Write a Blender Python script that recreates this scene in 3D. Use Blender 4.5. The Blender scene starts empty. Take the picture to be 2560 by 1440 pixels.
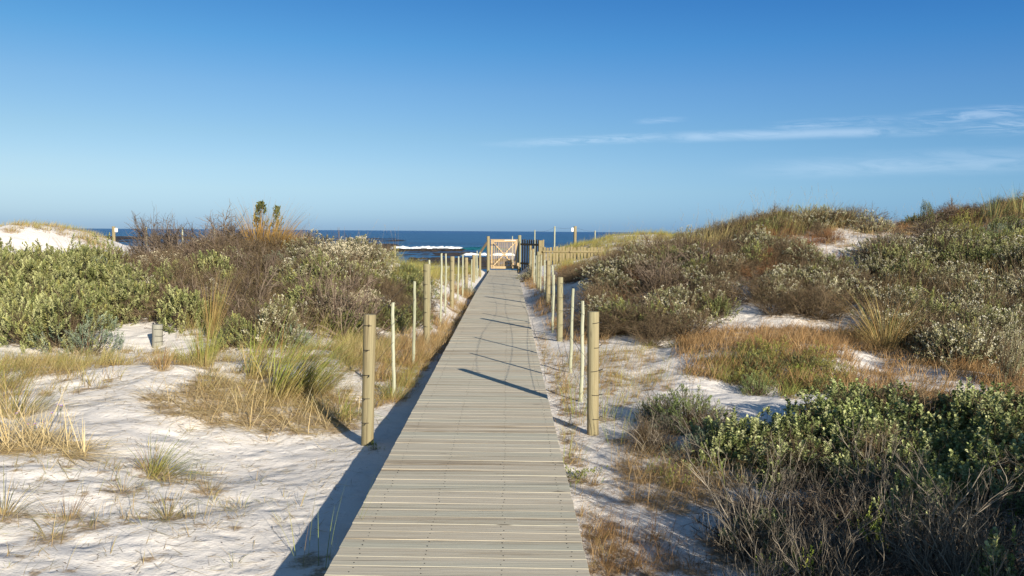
import bpy, math
import numpy as np
from mathutils import Matrix, Vector

# ------------------------------------------------------------------ camera, world, sun, exposure
scene = bpy.context.scene
R_ = math.radians
FPX, CX, CY = 2100.0, 1280.0, 720.0
CAMZ = 1.61
PITCH = math.degrees(math.atan(141.6 / FPX))
ROLL = 0.4
cam_d = bpy.data.cameras.new("camera")
cam_d.sensor_width = 36.0
cam_d.lens = FPX / 2560.0 * 36.0
cam_d.clip_start = 0.05
cam_d.clip_end = 90000.0
cam = bpy.data.objects.new("camera", cam_d)
scene.collection.objects.link(cam)
CAM_R = Matrix.Rotation(R_(90 - PITCH), 3, 'X') @ Matrix.Rotation(R_(ROLL), 3, 'Z')
cam.matrix_world = Matrix.Translation((0, 0, CAMZ)) @ CAM_R.to_4x4()
scene.camera = cam

SUN_EL = 19.0
SUN_AZ = 150.0            # clockwise from +Y (the way the boardwalk runs): behind the camera, over its right shoulder
world = bpy.data.worlds.new("World")
scene.world = world
world.use_nodes = True

sun_d = bpy.data.lights.new("sun", 'SUN')
sun_d.energy = 4.9
sun_d.angle = R_(0.5)
sun_d.color = (1.0, 0.89, 0.74)
sun = bpy.data.objects.new("sun", sun_d)
scene.collection.objects.link(sun)
s_dir = Vector((math.sin(R_(SUN_AZ)) * math.cos(R_(SUN_EL)), math.cos(R_(SUN_AZ)) * math.cos(R_(SUN_EL)), math.sin(R_(SUN_EL))))
sun.rotation_euler = s_dir.to_track_quat('Z', 'Y').to_euler()
sun.location = (6, -10, 12)

scene.view_settings.view_transform = 'Standard'
scene.view_settings.look = 'None'
scene.view_settings.exposure = 0.85
scene.view_settings.gamma = 1.0


def lin(h, k=1.0):
    h = h.lstrip('#')
    v = [int(h[i:i + 2], 16) / 255 for i in (0, 2, 4)]
    return tuple((c / 12.92 if c <= 0.04045 else ((c + 0.055) / 1.055) ** 2.4) * k for c in v)


def lin4(h, k=1.0):
    return lin(h, k) + (1.0,)


class NT:
    """small helper round a node tree"""

    def __init__(self, tree):
        self.t = tree
        self.n = tree.nodes
        self.n.clear()

    def add(self, typ, **kw):
        nd = self.n.new(typ)
        for k, v in kw.items():
            if k.startswith('i_'):
                key = k[2:]
                key = int(key) if key.isdigit() else key.replace('_', ' ')
                self.sock(nd.inputs[key], v)
            else:
                setattr(nd, k, v)
        return nd

    def sock(self, s, v):
        if hasattr(v, 'is_output'):
            self.t.links.new(v, s)
        else:
            s.default_value = v

    def math(self, op, a, b=0.0, c=None, clamp=False):
        nd = self.n.new('ShaderNodeMath')
        nd.operation = op
        nd.use_clamp = clamp
        self.sock(nd.inputs[0], a)
        self.sock(nd.inputs[1], b)
        if c is not None:
            self.sock(nd.inputs[2], c)
        return nd.outputs[0]

    def smooth(self, x, a, b, lo=0.0, hi=1.0):
        nd = self.n.new('ShaderNodeMapRange')
        nd.interpolation_type = 'SMOOTHSTEP'
        nd.clamp = True
        self.sock(nd.inputs[0], x)
        for i, v in enumerate((a, b, lo, hi)):
            self.sock(nd.inputs[i + 1], v)
        return nd.outputs[0]

    def mix(self, f, a, b, typ='MIX'):
        nd = self.n.new('ShaderNodeMix')
        nd.data_type = 'RGBA'
        nd.blend_type = typ
        self.sock(nd.inputs[0], f)
        self.sock(nd.inputs[6], a)
        self.sock(nd.inputs[7], b)
        return nd.outputs[2]

    def noise(self, vec, scale, detail=4.0, rough=0.55, dist=0.0):
        nd = self.n.new('ShaderNodeTexNoise')
        self.sock(nd.inputs['Vector'], vec)
        self.sock(nd.inputs['Scale'], scale)
        self.sock(nd.inputs['Detail'], detail)
        self.sock(nd.inputs['Roughness'], rough)
        self.sock(nd.inputs['Distortion'], dist)
        return nd.outputs[0]

    def mapping(self, vec, scale=(1, 1, 1), loc=(0, 0, 0), rot=(0, 0, 0)):
        nd = self.n.new('ShaderNodeMapping')
        self.sock(nd.inputs['Vector'], vec)
        nd.inputs['Scale'].default_value = scale
        nd.inputs['Location'].default_value = loc
        nd.inputs['Rotation'].default_value = rot
        return nd.outputs[0]

    def ramp(self, f, stops):
        nd = self.n.new('ShaderNodeValToRGB')
        el = nd.color_ramp.elements
        while len(el) > 1:
            el.remove(el[0])
        el[0].position, el[0].color = stops[0]
        for p, c in stops[1:]:
            e = el.new(p)
            e.color = c
        self.sock(nd.inputs[0], f)
        return nd.outputs[0]


# ---- sky: Nishita for the light and the blue, thin cirrus laid at infinity by direction
w = NT(world.node_tree)
sky = w.add('ShaderNodeTexSky', sky_type='NISHITA', sun_disc=False, sun_elevation=R_(SUN_EL), sun_rotation=R_(SUN_AZ),
            altitude=0.0, air_density=1.0, dust_density=0.35, ozone_density=2.4)
geo = w.add('ShaderNodeTexCoord')
sep = w.add('ShaderNodeSeparateXYZ', i_0=geo.outputs['Generated'])
yy = w.math('MAXIMUM', sep.outputs[1], 0.02)
U = w.math('DIVIDE', sep.outputs[0], yy)         # tangent of the bearing
V = w.math('DIVIDE', sep.outputs[2], yy)         # tangent of the height above the horizon
comb = w.add('ShaderNodeCombineXYZ', i_0=U, i_1=V, i_2=0.0)
fine = w.noise(w.mapping(comb.outputs[0], (16, 150, 1), rot=(0, 0, R_(-1.5))), 1.0, 7.0, 0.68, 1.2)
fine2 = w.noise(w.mapping(comb.outputs[0], (12, 85, 1), (3, 7, 0), rot=(0, 0, R_(-2))), 1.0, 7.0, 0.66, 1.0)
tot = None


def cloud_band(u0, v0, u1, v1, half, dens, soft_u=0.06, tex=None, lo=0.35, hi=0.7):
    """a streak of cirrus between two directions"""
    global tot
    k = (v1 - v0) / (u1 - u0)
    line = w.math('ADD', v0 - k * u0, w.math('MULTIPLY', U, k))
    dv = w.math('ABSOLUTE', w.math('SUBTRACT', V, line))
    m = w.smooth(dv, half, half * 0.1, 0.0, 1.0)
    nd = w.smooth(dv, 0.0, half, 1.0, 0.0)
    a = w.smooth(U, u0 - soft_u, u0 + soft_u)
    b = w.smooth(U, u1 - soft_u, u1 + soft_u, 1.0, 0.0)
    t = w.smooth(tex if tex is not None else fine, lo, hi)
    r = w.math('MULTIPLY', w.math('MULTIPLY', nd, w.math('MULTIPLY', a, b)), w.math('MULTIPLY', t, dens))
    tot = r if tot is None else w.math('MAXIMUM', tot, r)


def uv(px, py):
    v = CAM_R @ Vector(((px - CX) / FPX, -(py - CY) / FPX, -1))
    return v.x / v.y, v.z / v.y


for (p0, p1, half, dens, su, tex, lo, hi) in [
        ((1310, 358), (1700, 340), .008, .19, .08, fine, .34, .62),
        ((1690, 343), (2235, 328), .009, .22, .03, fine2, .25, .6),
        ((1960, 318), (2210, 302), .010, .19, .04, fine, .36, .66),
        ((2235, 332), (2360, 326), .008, .15, .03, fine, .34, .64),
        ((2290, 300), (2560, 276), .013, .22, .04, fine, .36, .64),
        ((2420, 318), (2640, 312), .015, .2, .05, fine, .38, .66),
        ((1610, 303), (1690, 299), .005, .17, .02, fine, .3, .6),
        ((1960, 422), (2760, 398), .018, .17, .1, fine2, .2, .7),
        ((2200, 395), (2900, 380), .014, .12, .1, fine2, .2, .7)]:
    a_, b_ = uv(*p0), uv(*p1)
    cloud_band(a_[0], a_[1], b_[0], b_[1], half, dens, su, tex, lo, hi)
# clear maritime air: the raw model sky is too yellow low down, so its tint is corrected by height above the horizon
tint = w.ramp(w.math('MULTIPLY', w.math('MAXIMUM', sep.outputs[2], 0.0), 2.0),
              [(0.0000, (0.2043, 0.3578, 0.7619, 1)), (0.0099, (0.2043, 0.3578, 0.7619, 1)), (0.0364, (0.2430, 0.3860, 0.7257, 1)), (0.0929, (0.3072, 0.4161, 0.6316, 1)), (0.1397, (0.3228, 0.4193, 0.5818, 1)), (0.2183, (0.3037, 0.4095, 0.5321, 1)), (0.3224, (0.2665, 0.4014, 0.5380, 1)), (0.4231, (0.1818, 0.3812, 0.5472, 1)), (0.5183, (0.1372, 0.3385, 0.5320, 1)), (0.8000, (0.3000, 0.4300, 0.5400, 1)), (1.0000, (0.4600, 0.5200, 0.5500, 1))])
skyc = w.mix(1.0, sky.outputs[0], tint, 'MULTIPLY')
hl = w.math('SQRT', w.math('ADD', w.math('MULTIPLY', sep.outputs[0], sep.outputs[0]), w.math('ADD', w.math('MULTIPLY', sep.outputs[1], sep.outputs[1]), 1e-4)))
bear = w.math('MULTIPLY_ADD', w.math('DIVIDE', sep.outputs[0], hl), .5, .5)
side_t = w.ramp(bear, [(.24, (0.5949, 0.5291, 0.4806, 1)), (.5, (.5, .5, .5, 1)), (.76, (0.4053, 0.4954, 0.5692, 1))])
skyc = w.mix(1.0, w.mix(1.0, skyc, side_t, 'MULTIPLY'), (2, 2, 2, 1), 'MULTIPLY')
cl = w.mix(tot, skyc, (5.3, 5.9, 6.6, 1.0))
bg = w.add('ShaderNodeBackground', i_Strength=0.111, i_Color=cl)
wo = w.add('ShaderNodeOutputWorld')
world.node_tree.links.new(bg.outputs[0], wo.inputs[0])

# ------------------------------------------------------------------ helpers
rng = np.random.default_rng(11)
COL = scene.collection


def sstep(a, b, x):
    t = np.clip((x - a) / (b - a), 0, 1)
    return t * t * (3 - 2 * t)


_perm = np.random.default_rng(5).random((256, 256))


def vnoise(x, y):
    xi = np.floor(x).astype(int)
    yi = np.floor(y).astype(int)
    fx = x - xi
    fy = y - yi
    fx = fx * fx * (3 - 2 * fx)
    fy = fy * fy * (3 - 2 * fy)
    a = _perm[xi & 255, yi & 255]
    b = _perm[(xi + 1) & 255, yi & 255]
    c = _perm[xi & 255, (yi + 1) & 255]
    d = _perm[(xi + 1) & 255, (yi + 1) & 255]
    return (a + (b - a) * fx) * (1 - fy) + (c + (d - c) * fx) * fy


def fbm(x, y, o=3):
    r = 0
    amp = 0.5
    for i in range(o):
        r = r + amp * (vnoise(x * 2 ** i + 17.3 * i, y * 2 ** i + 9.1 * i) - .5)
        amp *= .5
    return r * 2


def tag(o, label=None, cat=None, group=None, kind=None):
    if label:
        o['label'] = label
    if cat:
        o['category'] = cat
    if group:
        o['group'] = group
    if kind:
        o['kind'] = kind
    return o


def new_obj(name, data=None, parent=None, loc=None):
    o = bpy.data.objects.new(name, data)
    COL.objects.link(o)
    if parent is not None:
        o.parent = parent
    if loc is not None:
        o.location = loc
    return o


class MB:
    """gathers quads with a colour per corner-point and builds ONE mesh"""

    def __init__(self):
        self.V, self.F, self.C, self.n = [], [], [], 0

    def add(self, V, F, C=None):
        V = np.asarray(V, dtype=np.float64).reshape(-1, 3)
        F = np.asarray(F, dtype=np.int64).reshape(-1, 4)
        if C is None:
            C = np.ones((len(V), 3))
        C = np.broadcast_to(np.asarray(C, dtype=np.float64), (len(V), 3))
        self.V.append(V)
        self.F.append(F + self.n)
        self.C.append(C)
        self.n += len(V)
        return self

    def arrays(self):
        return np.concatenate(self.V), np.concatenate(self.F), np.concatenate(self.C)

    def mesh(self, name, mat, smooth=False):
        V, F, C = self.arrays()
        me = bpy.data.meshes.new(name)
        me.vertices.add(len(V))
        me.vertices.foreach_set('co', V.astype(np.float32).ravel())
        me.loops.add(F.size)
        me.loops.foreach_set('vertex_index', F.astype(np.int32).ravel())
        me.polygons.add(len(F))
        me.polygons.foreach_set('loop_start', np.arange(0, F.size, 4, dtype=np.int32))
        try:
            me.polygons.foreach_set('loop_total', np.full(len(F), 4, dtype=np.int32))
        except Exception:
            pass
        me.update(calc_edges=True)
        at = me.color_attributes.new('Col', 'FLOAT_COLOR', 'POINT')
        at.data.foreach_set('color', np.concatenate([C, np.ones((len(C), 1))], 1).astype(np.float32).ravel())
        me.polygons.foreach_set('use_smooth', np.full(len(F), smooth, dtype=bool))
        me.materials.append(mat)
        me.update()
        return me


def box(cx, cy, cz, sx, sy, sz, rot=None, bev=0.0):
    """box of full size sx,sy,sz; bev > 0 cuts the top and bottom edges back"""
    h = np.array([sx, sy, sz]) / 2
    if bev <= 0:
        lv = [(-1, (0, 0)), (1, (0, 0))]
        prof = [(-h[2], 0), (h[2], 0)]
    else:
        prof = [(-h[2], bev), (-h[2] + bev, 0), (h[2] - bev, 0), (h[2], bev)]
    V = []
    for z, ins in prof:
        for sxn, syn in ((-1, -1), (1, -1), (1, 1), (-1, 1)):
            V.append((sxn * (h[0] - ins), syn * (h[1] - ins), z))
    V = np.array(V)
    F = [(3, 2, 1, 0)]
    m = len(prof)
    for i in range(m - 1):
        for j in range(4):
            a = i * 4 + j
            b = i * 4 + (j + 1) % 4
            F.append((a, b, b + 4, a + 4))
    t = (m - 1) * 4
    F.append((t, t + 1, t + 2, t + 3))
    if rot is not None:
        V = V @ np.array(rot.transposed() if isinstance(rot, Matrix) else rot.T)
    return V + np.array([cx, cy, cz]), np.array(F)


def beam(p, q, wdt, dep, up=(0, 0, 1), bev=0.004):
    """a plank from p to q: wdt across, dep along the third axis"""
    p, q = Vector(p), Vector(q)
    z = (q - p)
    L = z.length
    z.normalize()
    x = z.cross(Vector(up))
    if x.length < 1e-4:
        x = Vector((1, 0, 0))
    x.normalize()
    y = z.cross(x)
    M = Matrix((x, y, z)).transposed()
    c = (p + q) / 2
    return box(c.x, c.y, c.z, wdt, dep, L, M, bev)


def tube(P, R, sides=3):
    P = np.asarray(P, float)
    R = np.asarray(R, float)
    n, k, _ = P.shape
    t = P[:, -1] - P[:, 0]
    t = t / (np.linalg.norm(t, axis=1, keepdims=True) + 1e-9)
    ref = np.where(np.abs(t[:, 2:3]) > .8, np.array([[1., 0, 0]]), np.array([[0, 0, 1.]]))
    a = np.cross(t, ref)
    a /= np.linalg.norm(a, axis=1, keepdims=True) + 1e-9
    b = np.cross(t, a)
    ang = np.arange(sides) / sides * 2 * np.pi
    ring = np.cos(ang)[None, :, None] * a[:, None, :] + np.sin(ang)[None, :, None] * b[:, None, :]
    V = P[:, :, None, :] + R[:, :, None, None] * ring[:, None, :, :]
    idx = np.arange(n * k * sides).reshape(n, k, sides)
    A = idx[:, :-1, :]
    B = np.roll(A, -1, axis=2)
    Cc = np.roll(idx[:, 1:, :], -1, axis=2)
    D = idx[:, 1:, :]
    F = np.stack([A, B, Cc, D], -1).reshape(-1, 4)
    return V.reshape(-1, 3), F


def leaves(pos, d, up, L, W, fold=.25):
    """diamond leaf blades, slightly folded along the midrib"""
    d = d / (np.linalg.norm(d, axis=1, keepdims=True) + 1e-9)
    s = np.cross(d, up)
    s /= np.linalg.norm(s, axis=1, keepdims=True) + 1e-9
    nrm = np.cross(s, d)
    L = np.asarray(L)[:, None]
    W = np.asarray(W)[:, None]
    v0 = pos
    v1 = pos + d * L * .55 + s * W * .5 + nrm * W * fold
    v2 = pos + d * L
    v3 = pos + d * L * .55 - s * W * .5 + nrm * W * fold
    V = np.stack([v0, v1, v2, v3], 1).reshape(-1, 3)
    F = np.arange(len(pos) * 4).reshape(-1, 4)
    return V, F


def round_leaves(pos, d, up, L, W, fold=.12):
    """obovate leaves: two quads either side of the midrib"""
    d = d / (np.linalg.norm(d, axis=1, keepdims=True) + 1e-9)
    s = np.cross(d, up)
    s /= np.linalg.norm(s, axis=1, keepdims=True) + 1e-9
    nrm = np.cross(s, d)
    L = np.asarray(L)[:, None]
    W = np.asarray(W)[:, None]
    P = [pos, pos + d * L,
         pos + d * L * .38 + s * W * .36 + nrm * W * fold, pos + d * L * .78 + s * W * .47 + nrm * W * fold,
         pos + d * L * .38 - s * W * .36 + nrm * W * fold, pos + d * L * .78 - s * W * .47 + nrm * W * fold]
    V = np.stack(P, 1).reshape(-1, 3)
    b = np.arange(len(pos))[:, None] * 6
    F = np.concatenate([b + np.array([[0, 2, 3, 1]]), b + np.array([[1, 5, 4, 0]])], 0)
    return V, F


def blades(base, az, L, th0, bend, wd, k=5, col0=None, col1=None, face=None, r=None, floor=None):
    """grass blades: ribbons that bow over; th0 = lean from upright at the foot, bend = how much more by the tip"""
    n = len(base)
    r = r or rng
    th = th0[:, None] + bend[:, None] * (np.arange(k)[None, :] + .5) / k
    st = (L / k)[:, None]
    dx = np.sin(th) * st
    dz = np.cos(th) * st
    hx = np.concatenate([np.zeros((n, 1)), np.cumsum(dx, 1)], 1)
    hz = np.concatenate([np.zeros((n, 1)), np.cumsum(dz, 1)], 1)
    if floor is not None:
        hz = np.maximum(hz, floor)
    P = np.stack([base[:, None, 0] + hx * np.cos(az)[:, None], base[:, None, 1] + hx * np.sin(az)[:, None], base[:, None, 2] + hz], -1)
    perp = np.stack([-np.sin(az), np.cos(az), np.zeros(n)], -1)
    out = np.stack([np.cos(az), np.sin(az), np.zeros(n)], -1)
    ph = r.uniform(0, np.pi, n)[:, None]
    wv = perp * np.cos(ph) + out * np.sin(ph) * .8 + np.array([[0, 0, .25]]) * np.sin(ph)
    t = np.linspace(0, 1, k + 1)
    taper = np.clip(1 - t ** 1.6, .06, 1) * (.6 + .4 * np.minimum(1, t * 4))
    off = wv[:, None, :] * (wd[:, None] * taper[None, :])[:, :, None] * .5
    V = np.stack([P - off, P + off], 2).reshape(-1, 3)
    idx = np.arange(n * (k + 1) * 2).reshape(n, k + 1, 2)
    F = np.stack([idx[:, :-1, 0], idx[:, :-1, 1], idx[:, 1:, 1], idx[:, 1:, 0]], -1).reshape(-1, 4)
    C = None
    if col0 is not None:
        tc_ = np.clip(t * 2.2, 0, 1)[None, :, None]
        c = col0[:, None, :] * (1 - tc_) + col1[:, None, :] * tc_
        C = np.repeat(c, 2, axis=1).reshape(-1, 3)
    return V, F, C


def pick(pal, n, r=None, jit=.18):
    """n colours from a palette of (hex, weight), with brightness spread"""
    r = r or rng
    cols = np.array([lin(h, .72) for h, _ in pal])
    wts = np.array([x for _, x in pal], float)
    c = cols[r.choice(len(pal), n, p=wts / wts.sum())]
    return c * r.uniform(1 - jit, 1 + jit, (n, 1))


# ------------------------------------------------------------------ materials
def mat_attr(name, rough=.6, trans=.25, spec=.3, noise_amt=.0):
    m = bpy.data.materials.new(name)
    m.use_nodes = True
    t = NT(m.node_tree)
    at = t.add('ShaderNodeAttribute', attribute_name='Col')
    oi = t.add('ShaderNodeObjectInfo')
    val = t.math('MULTIPLY_ADD', oi.outputs['Random'], .3, .85)
    hs = t.add('ShaderNodeHueSaturation', i_Color=at.outputs[0], i_Value=val)
    bs = t.add('ShaderNodeBsdfPrincipled', i_Base_Color=hs.outputs[0], i_Roughness=rough)
    bs.inputs['Specular IOR Level'].default_value = spec
    out = t.add('ShaderNodeOutputMaterial')
    if trans > 0:
        tr = t.add('ShaderNodeBsdfTranslucent', i_Color=hs.outputs[0])
        mx = t.add('ShaderNodeMixShader', i_0=trans)
        m.node_tree.links.new(bs.outputs[0], mx.inputs[1])
        m.node_tree.links.new(tr.outputs[0], mx.inputs[2])
        m.node_tree.links.new(mx.outputs[0], out.inputs[0])
    else:
        m.node_tree.links.new(bs.outputs[0], out.inputs[0])
    return m


M_LEAF = mat_attr("leaf", .55, .12, .35)
M_GRASS = mat_attr("grass_blade", .6, .28, .25)
M_TWIG = mat_attr("twig_bark", .85, 0, .1)
M_WIRE = bpy.data.materials.new("dark_wire")
M_WIRE.use_nodes = True
_t = NT(M_WIRE.node_tree)
_tc = _t.add('ShaderNodeTexCoord')
_b = _t.add('ShaderNodeBsdfPrincipled', i_Roughness=.6, i_Metallic=.3,
            i_Base_Color=_t.ramp(_t.noise(_tc.outputs['Object'], 60), [(.3, (.012, .012, .013, 1)), (.7, (.05, .045, .04, 1))]))
_o = _t.add('ShaderNodeOutputMaterial', i_0=_b.outputs[0])


def mat_sand():
    m = bpy.data.materials.new("white_dune_sand")
    m.use_nodes = True
    t = NT(m.node_tree)
    tc = t.add('ShaderNodeTexCoord')
    P = tc.outputs['Object']
    at = t.add('ShaderNodeAttribute', attribute_name='Col')
    big = t.noise(P, .9, 5, .6)
    col = t.ramp(big, [(.25, lin4('#cdc8c1')), (.5, lin4('#d8d4cd')), (.8, lin4('#dfdbd5'))])
    grain = t.noise(P, 260, 2, .5)
    col = t.mix(t.smooth(grain, .62, .76, 0, .25), col, lin4('#8b7a66'))
    # bits of shell and straw crumbs
    sp = t.add('ShaderNodeTexVoronoi', i_Vector=P, i_Scale=34.0)
    sp.inputs['Randomness'].default_value = 1.0
    dens = t.smooth(t.noise(P, 2.2, 3), .45, .7)
    spk = t.math('MULTIPLY', t.smooth(sp.outputs['Distance'], .10, .05), dens)
    pickc = t.smooth(t.add('ShaderNodeSeparateColor', i_0=sp.outputs['Color']).outputs[0], .70, .72)
    col = t.mix(t.math('MULTIPLY', t.math('MULTIPLY', spk, pickc), .8), col, lin4('#7a654c'))
    # leaf litter under the scrub, carried on the mesh
    lit = t.add('ShaderNodeSeparateColor', i_0=at.outputs[0]).outputs[0]
    ln = t.noise(P, 14, 6, .7)
    lm = t.smooth(t.math('ADD', lit, t.math('MULTIPLY_ADD', ln, 1.1, -.55)), .45, .75)
    litc = t.ramp(t.noise(P, 55, 4, .7), [(.3, lin4('#5a4a38')), (.5, lin4('#8d7758')), (.7, lin4('#b59d76'))])
    col = t.mix(t.math('MULTIPLY', lm, .85), col, litc)
    rip = t.noise(t.mapping(P, (2.4, 4.2, 1), rot=(0, 0, .35)), 1.0, 4, .5, .8)
    foot = t.noise(P, 7.5, 3, .55)
    fin = t.noise(P, 60, 4, .65)
    dv = t.add('ShaderNodeTexVoronoi', i_Vector=t.mapping(P, (3.4, 4.6, 1)), i_Scale=1.0, feature='SMOOTH_F1')
    dv.inputs['Smoothness'].default_value = .35
    dim = t.smooth(dv.outputs['Distance'], .05, .42)
    dv2 = t.add('ShaderNodeTexVoronoi', i_Vector=P, i_Scale=11.0, feature='SMOOTH_F1')
    dim2 = t.smooth(dv2.outputs['Distance'], .05, .4)
    hgt = t.math('ADD', t.math('MULTIPLY', rip, .013), t.math('ADD', t.math('ADD', t.math('MULTIPLY', foot, .012), t.math('MULTIPLY', fin, .006)), t.math('ADD', t.math('MULTIPLY', dim, .013), t.math('MULTIPLY', dim2, .006))))
    bmp = t.add('ShaderNodeBump', i_Strength=.8, i_Distance=1.0, i_Height=hgt)
    bs = t.add('ShaderNodeBsdfPrincipled', i_Base_Color=col, i_Roughness=.95, i_Normal=bmp.outputs[0])
    bs.inputs['Specular IOR Level'].default_value = .1
    t.add('ShaderNodeOutputMaterial', i_0=bs.outputs[0])
    return m


def mat_wood(name, stops, axis='Z', grain=(38, 38, 1.3), knots=True, rough=.8, green=None, pale=1.0, bump=.35):
    """weathered timber, grain stretched along the object's own axis"""
    m = bpy.data.materials.new(name)
    m.use_nodes = True
    t = NT(m.node_tree)
    tc = t.add('ShaderNodeTexCoord')
    at = t.add('ShaderNodeAttribute', attribute_name='Col')
    oi = t.add('ShaderNodeObjectInfo')
    sc = t.add('ShaderNodeSeparateColor', i_0=at.outputs[0])
    off = t.add('ShaderNodeCombineXYZ', i_0=t.math('MULTIPLY', sc.outputs[0], 37.0), i_1=t.math('MULTIPLY', sc.outputs[1], 91.0),
                i_2=t.math('MULTIPLY', oi.outputs['Random'], 53.0))
    P = t.add('ShaderNodeVectorMath', operation='ADD', i_0=tc.outputs['Object'], i_1=off.outputs[0]).outputs[0]
    gr = t.noise(t.mapping(P, grain), 1.0, 6, .68, 2.2)
    broad = t.noise(t.mapping(P, tuple(g * .22 for g in grain)), 1.0, 3, .5, .5)
    f = t.math('ADD', t.math('MULTIPLY', gr, .62), t.math('MULTIPLY', broad, .38))
    f = t.math('ADD', f, t.math('MULTIPLY_ADD', sc.outputs[2], .06, -.03))
    col = t.ramp(f, stops)
    if green is not None:
        gm = t.smooth(t.noise(t.mapping(P, tuple(g * .12 for g in grain)), 1.0, 3, .6), .42, .66)
        col = t.mix(t.math('MULTIPLY', gm, .65), col, green)
    if knots:
        vk = t.add('ShaderNodeTexVoronoi', i_Vector=t.mapping(P, tuple((9 if g > 5 else 2.2) for g in grain)), i_Scale=1.0)
        kn = t.smooth(vk.outputs['Distance'], .13, .04)
        kp = t.smooth(t.add('ShaderNodeSeparateColor', i_0=vk.outputs['Color']).outputs[1], .55, .6)
        col = t.mix(t.math('MULTIPLY', t.math('MULTIPLY', kn, kp), .7), col, lin4('#3f3327'))
    fl = t.smooth(t.noise(t.mapping(P, tuple(g * (2.2 if g > 5 else .7) for g in grain)), 1.0, 3, .6), .60, .68)
    col = t.mix(t.math('MULTIPLY', fl, .6), col, lin4('#453a2e'))
    bmp = t.add('ShaderNodeBump', i_Strength=bump, i_Distance=.01, i_Height=gr)
    bs = t.add('ShaderNodeBsdfPrincipled', i_Base_Color=col, i_Roughness=rough, i_Normal=bmp.outputs[0])
    bs.inputs['Specular IOR Level'].default_value = .25
    t.add('ShaderNodeOutputMaterial', i_0=bs.outputs[0])
    return m


M_SAND = mat_sand()
M_DECK = mat_wood("weathered_deck_board", [(.31, lin4('#76664f')), (.40, lin4('#9f927c')), (.49, lin4('#b6ad99')), (.66, lin4('#bfb8a6'))],
                  grain=(1.0, 27, 27), green=lin4('#adaf9f'))
M_POST = mat_wood("weathered_round_post", [(.30, lin4('#4f4633')), (.42, lin4('#786d50')), (.55, lin4('#8f8364')), (.75, lin4('#a3987c'))],
                  grain=(30, 30, 1.1), green=lin4('#7d8168'))
M_DROP = mat_wood("whitewashed_pole", [(.27, lin4('#5f5f4a')), (.38, lin4('#8d8f77')), (.55, lin4('#a3a58e')), (.75, lin4('#b3b4a2'))], grain=(30, 30, 2.5), knots=True)
M_GATE = mat_wood("pale_sawn_pine", [(.25, lin4('#85704f')), (.45, lin4('#a8926e')), (.7, lin4('#bda98a'))], grain=(24, 24, 1.6))
M_PICK = mat_wood("yellow_grey_picket", [(.25, lin4('#5d533a')), (.45, lin4('#7d7252')), (.7, lin4('#928767'))], grain=(24, 24, 1.6))
M_DARKW = mat_wood("dark_creosoted_board", [(.25, lin4('#4d4334')), (.45, lin4('#6c6048')), (.7, lin4('#85785c'))], grain=(24, 24, 1.6))
M_STUB = mat_wood("silver_grey_timber", [(.25, lin4('#5f5e55')), (.45, lin4('#7f7e73')), (.7, lin4('#989789'))], grain=(24, 24, 1.6))

M_TAGW = bpy.data.materials.new("white_metal_and_lit_edge")
M_TAGW.use_nodes = True
_t = NT(M_TAGW.node_tree)
_tc = _t.add('ShaderNodeTexCoord')
_b = _t.add('ShaderNodeBsdfPrincipled', i_Roughness=.5,
            i_Base_Color=_t.ramp(_t.noise(_tc.outputs['Object'], 9), [(.3, (.62, .62, .6, 1)), (.7, (.8, .8, .78, 1))]))
_o = _t.add('ShaderNodeOutputMaterial', i_0=_b.outputs[0])

# ------------------------------------------------------------------ the lie of the land
BW_SLOPE = -0.0048


def bw_cx(y):                     # centre line of the boardwalk
    return -0.227 + BW_SLOPE * y


def bw_z(y):
    return -0.16 * sstep(20, 38, y)


HILLS = [  # x, y, rise, spread x, spread y
    (-5.2, 19.0, .95, 2.0, 3.0), (-8.4, 18.0, .50, 2.6, 2.8), (-2.9, 19.5, .50, .85, 4.5), (-4.0, 28.0, .30, 1.5, 4.0),
    (-18.5, 32.0, 1.75, 2.6, 4.0), (-22.0, 44.0, .80, 9.0, 6.0), (-12.8, 16.0, .34, 2.2, 2.8),
    (6.9, 22.5, 1.62, 2.5, 4.2), (3.6, 17.5, .62, 1.5, 2.6), (17.2, 26.5, 2.65, 4.2, 6.0), (11.0, 19.0, .75, 2.8, 3.2), (9.5, 14.0, .35, 3.0, 3.0),
    (5.7, 42.5, .92, 2.8, 6.0), (13.0, 44.0, 1.2, 6.0, 7.0), (2.4, 21.0, .28, .9, 2.5),
    (4.2, 7.3, .22, 1.6, 1.4), (3.3, 10.6, .18, 1.1, .8), (-4.2, 9.9, .13, 1.6, 1.0), (-6.0, 6.0, .12, 2.2, 1.4),
    (5.2, 2.5, .35, 2.0, 2.5)]


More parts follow.
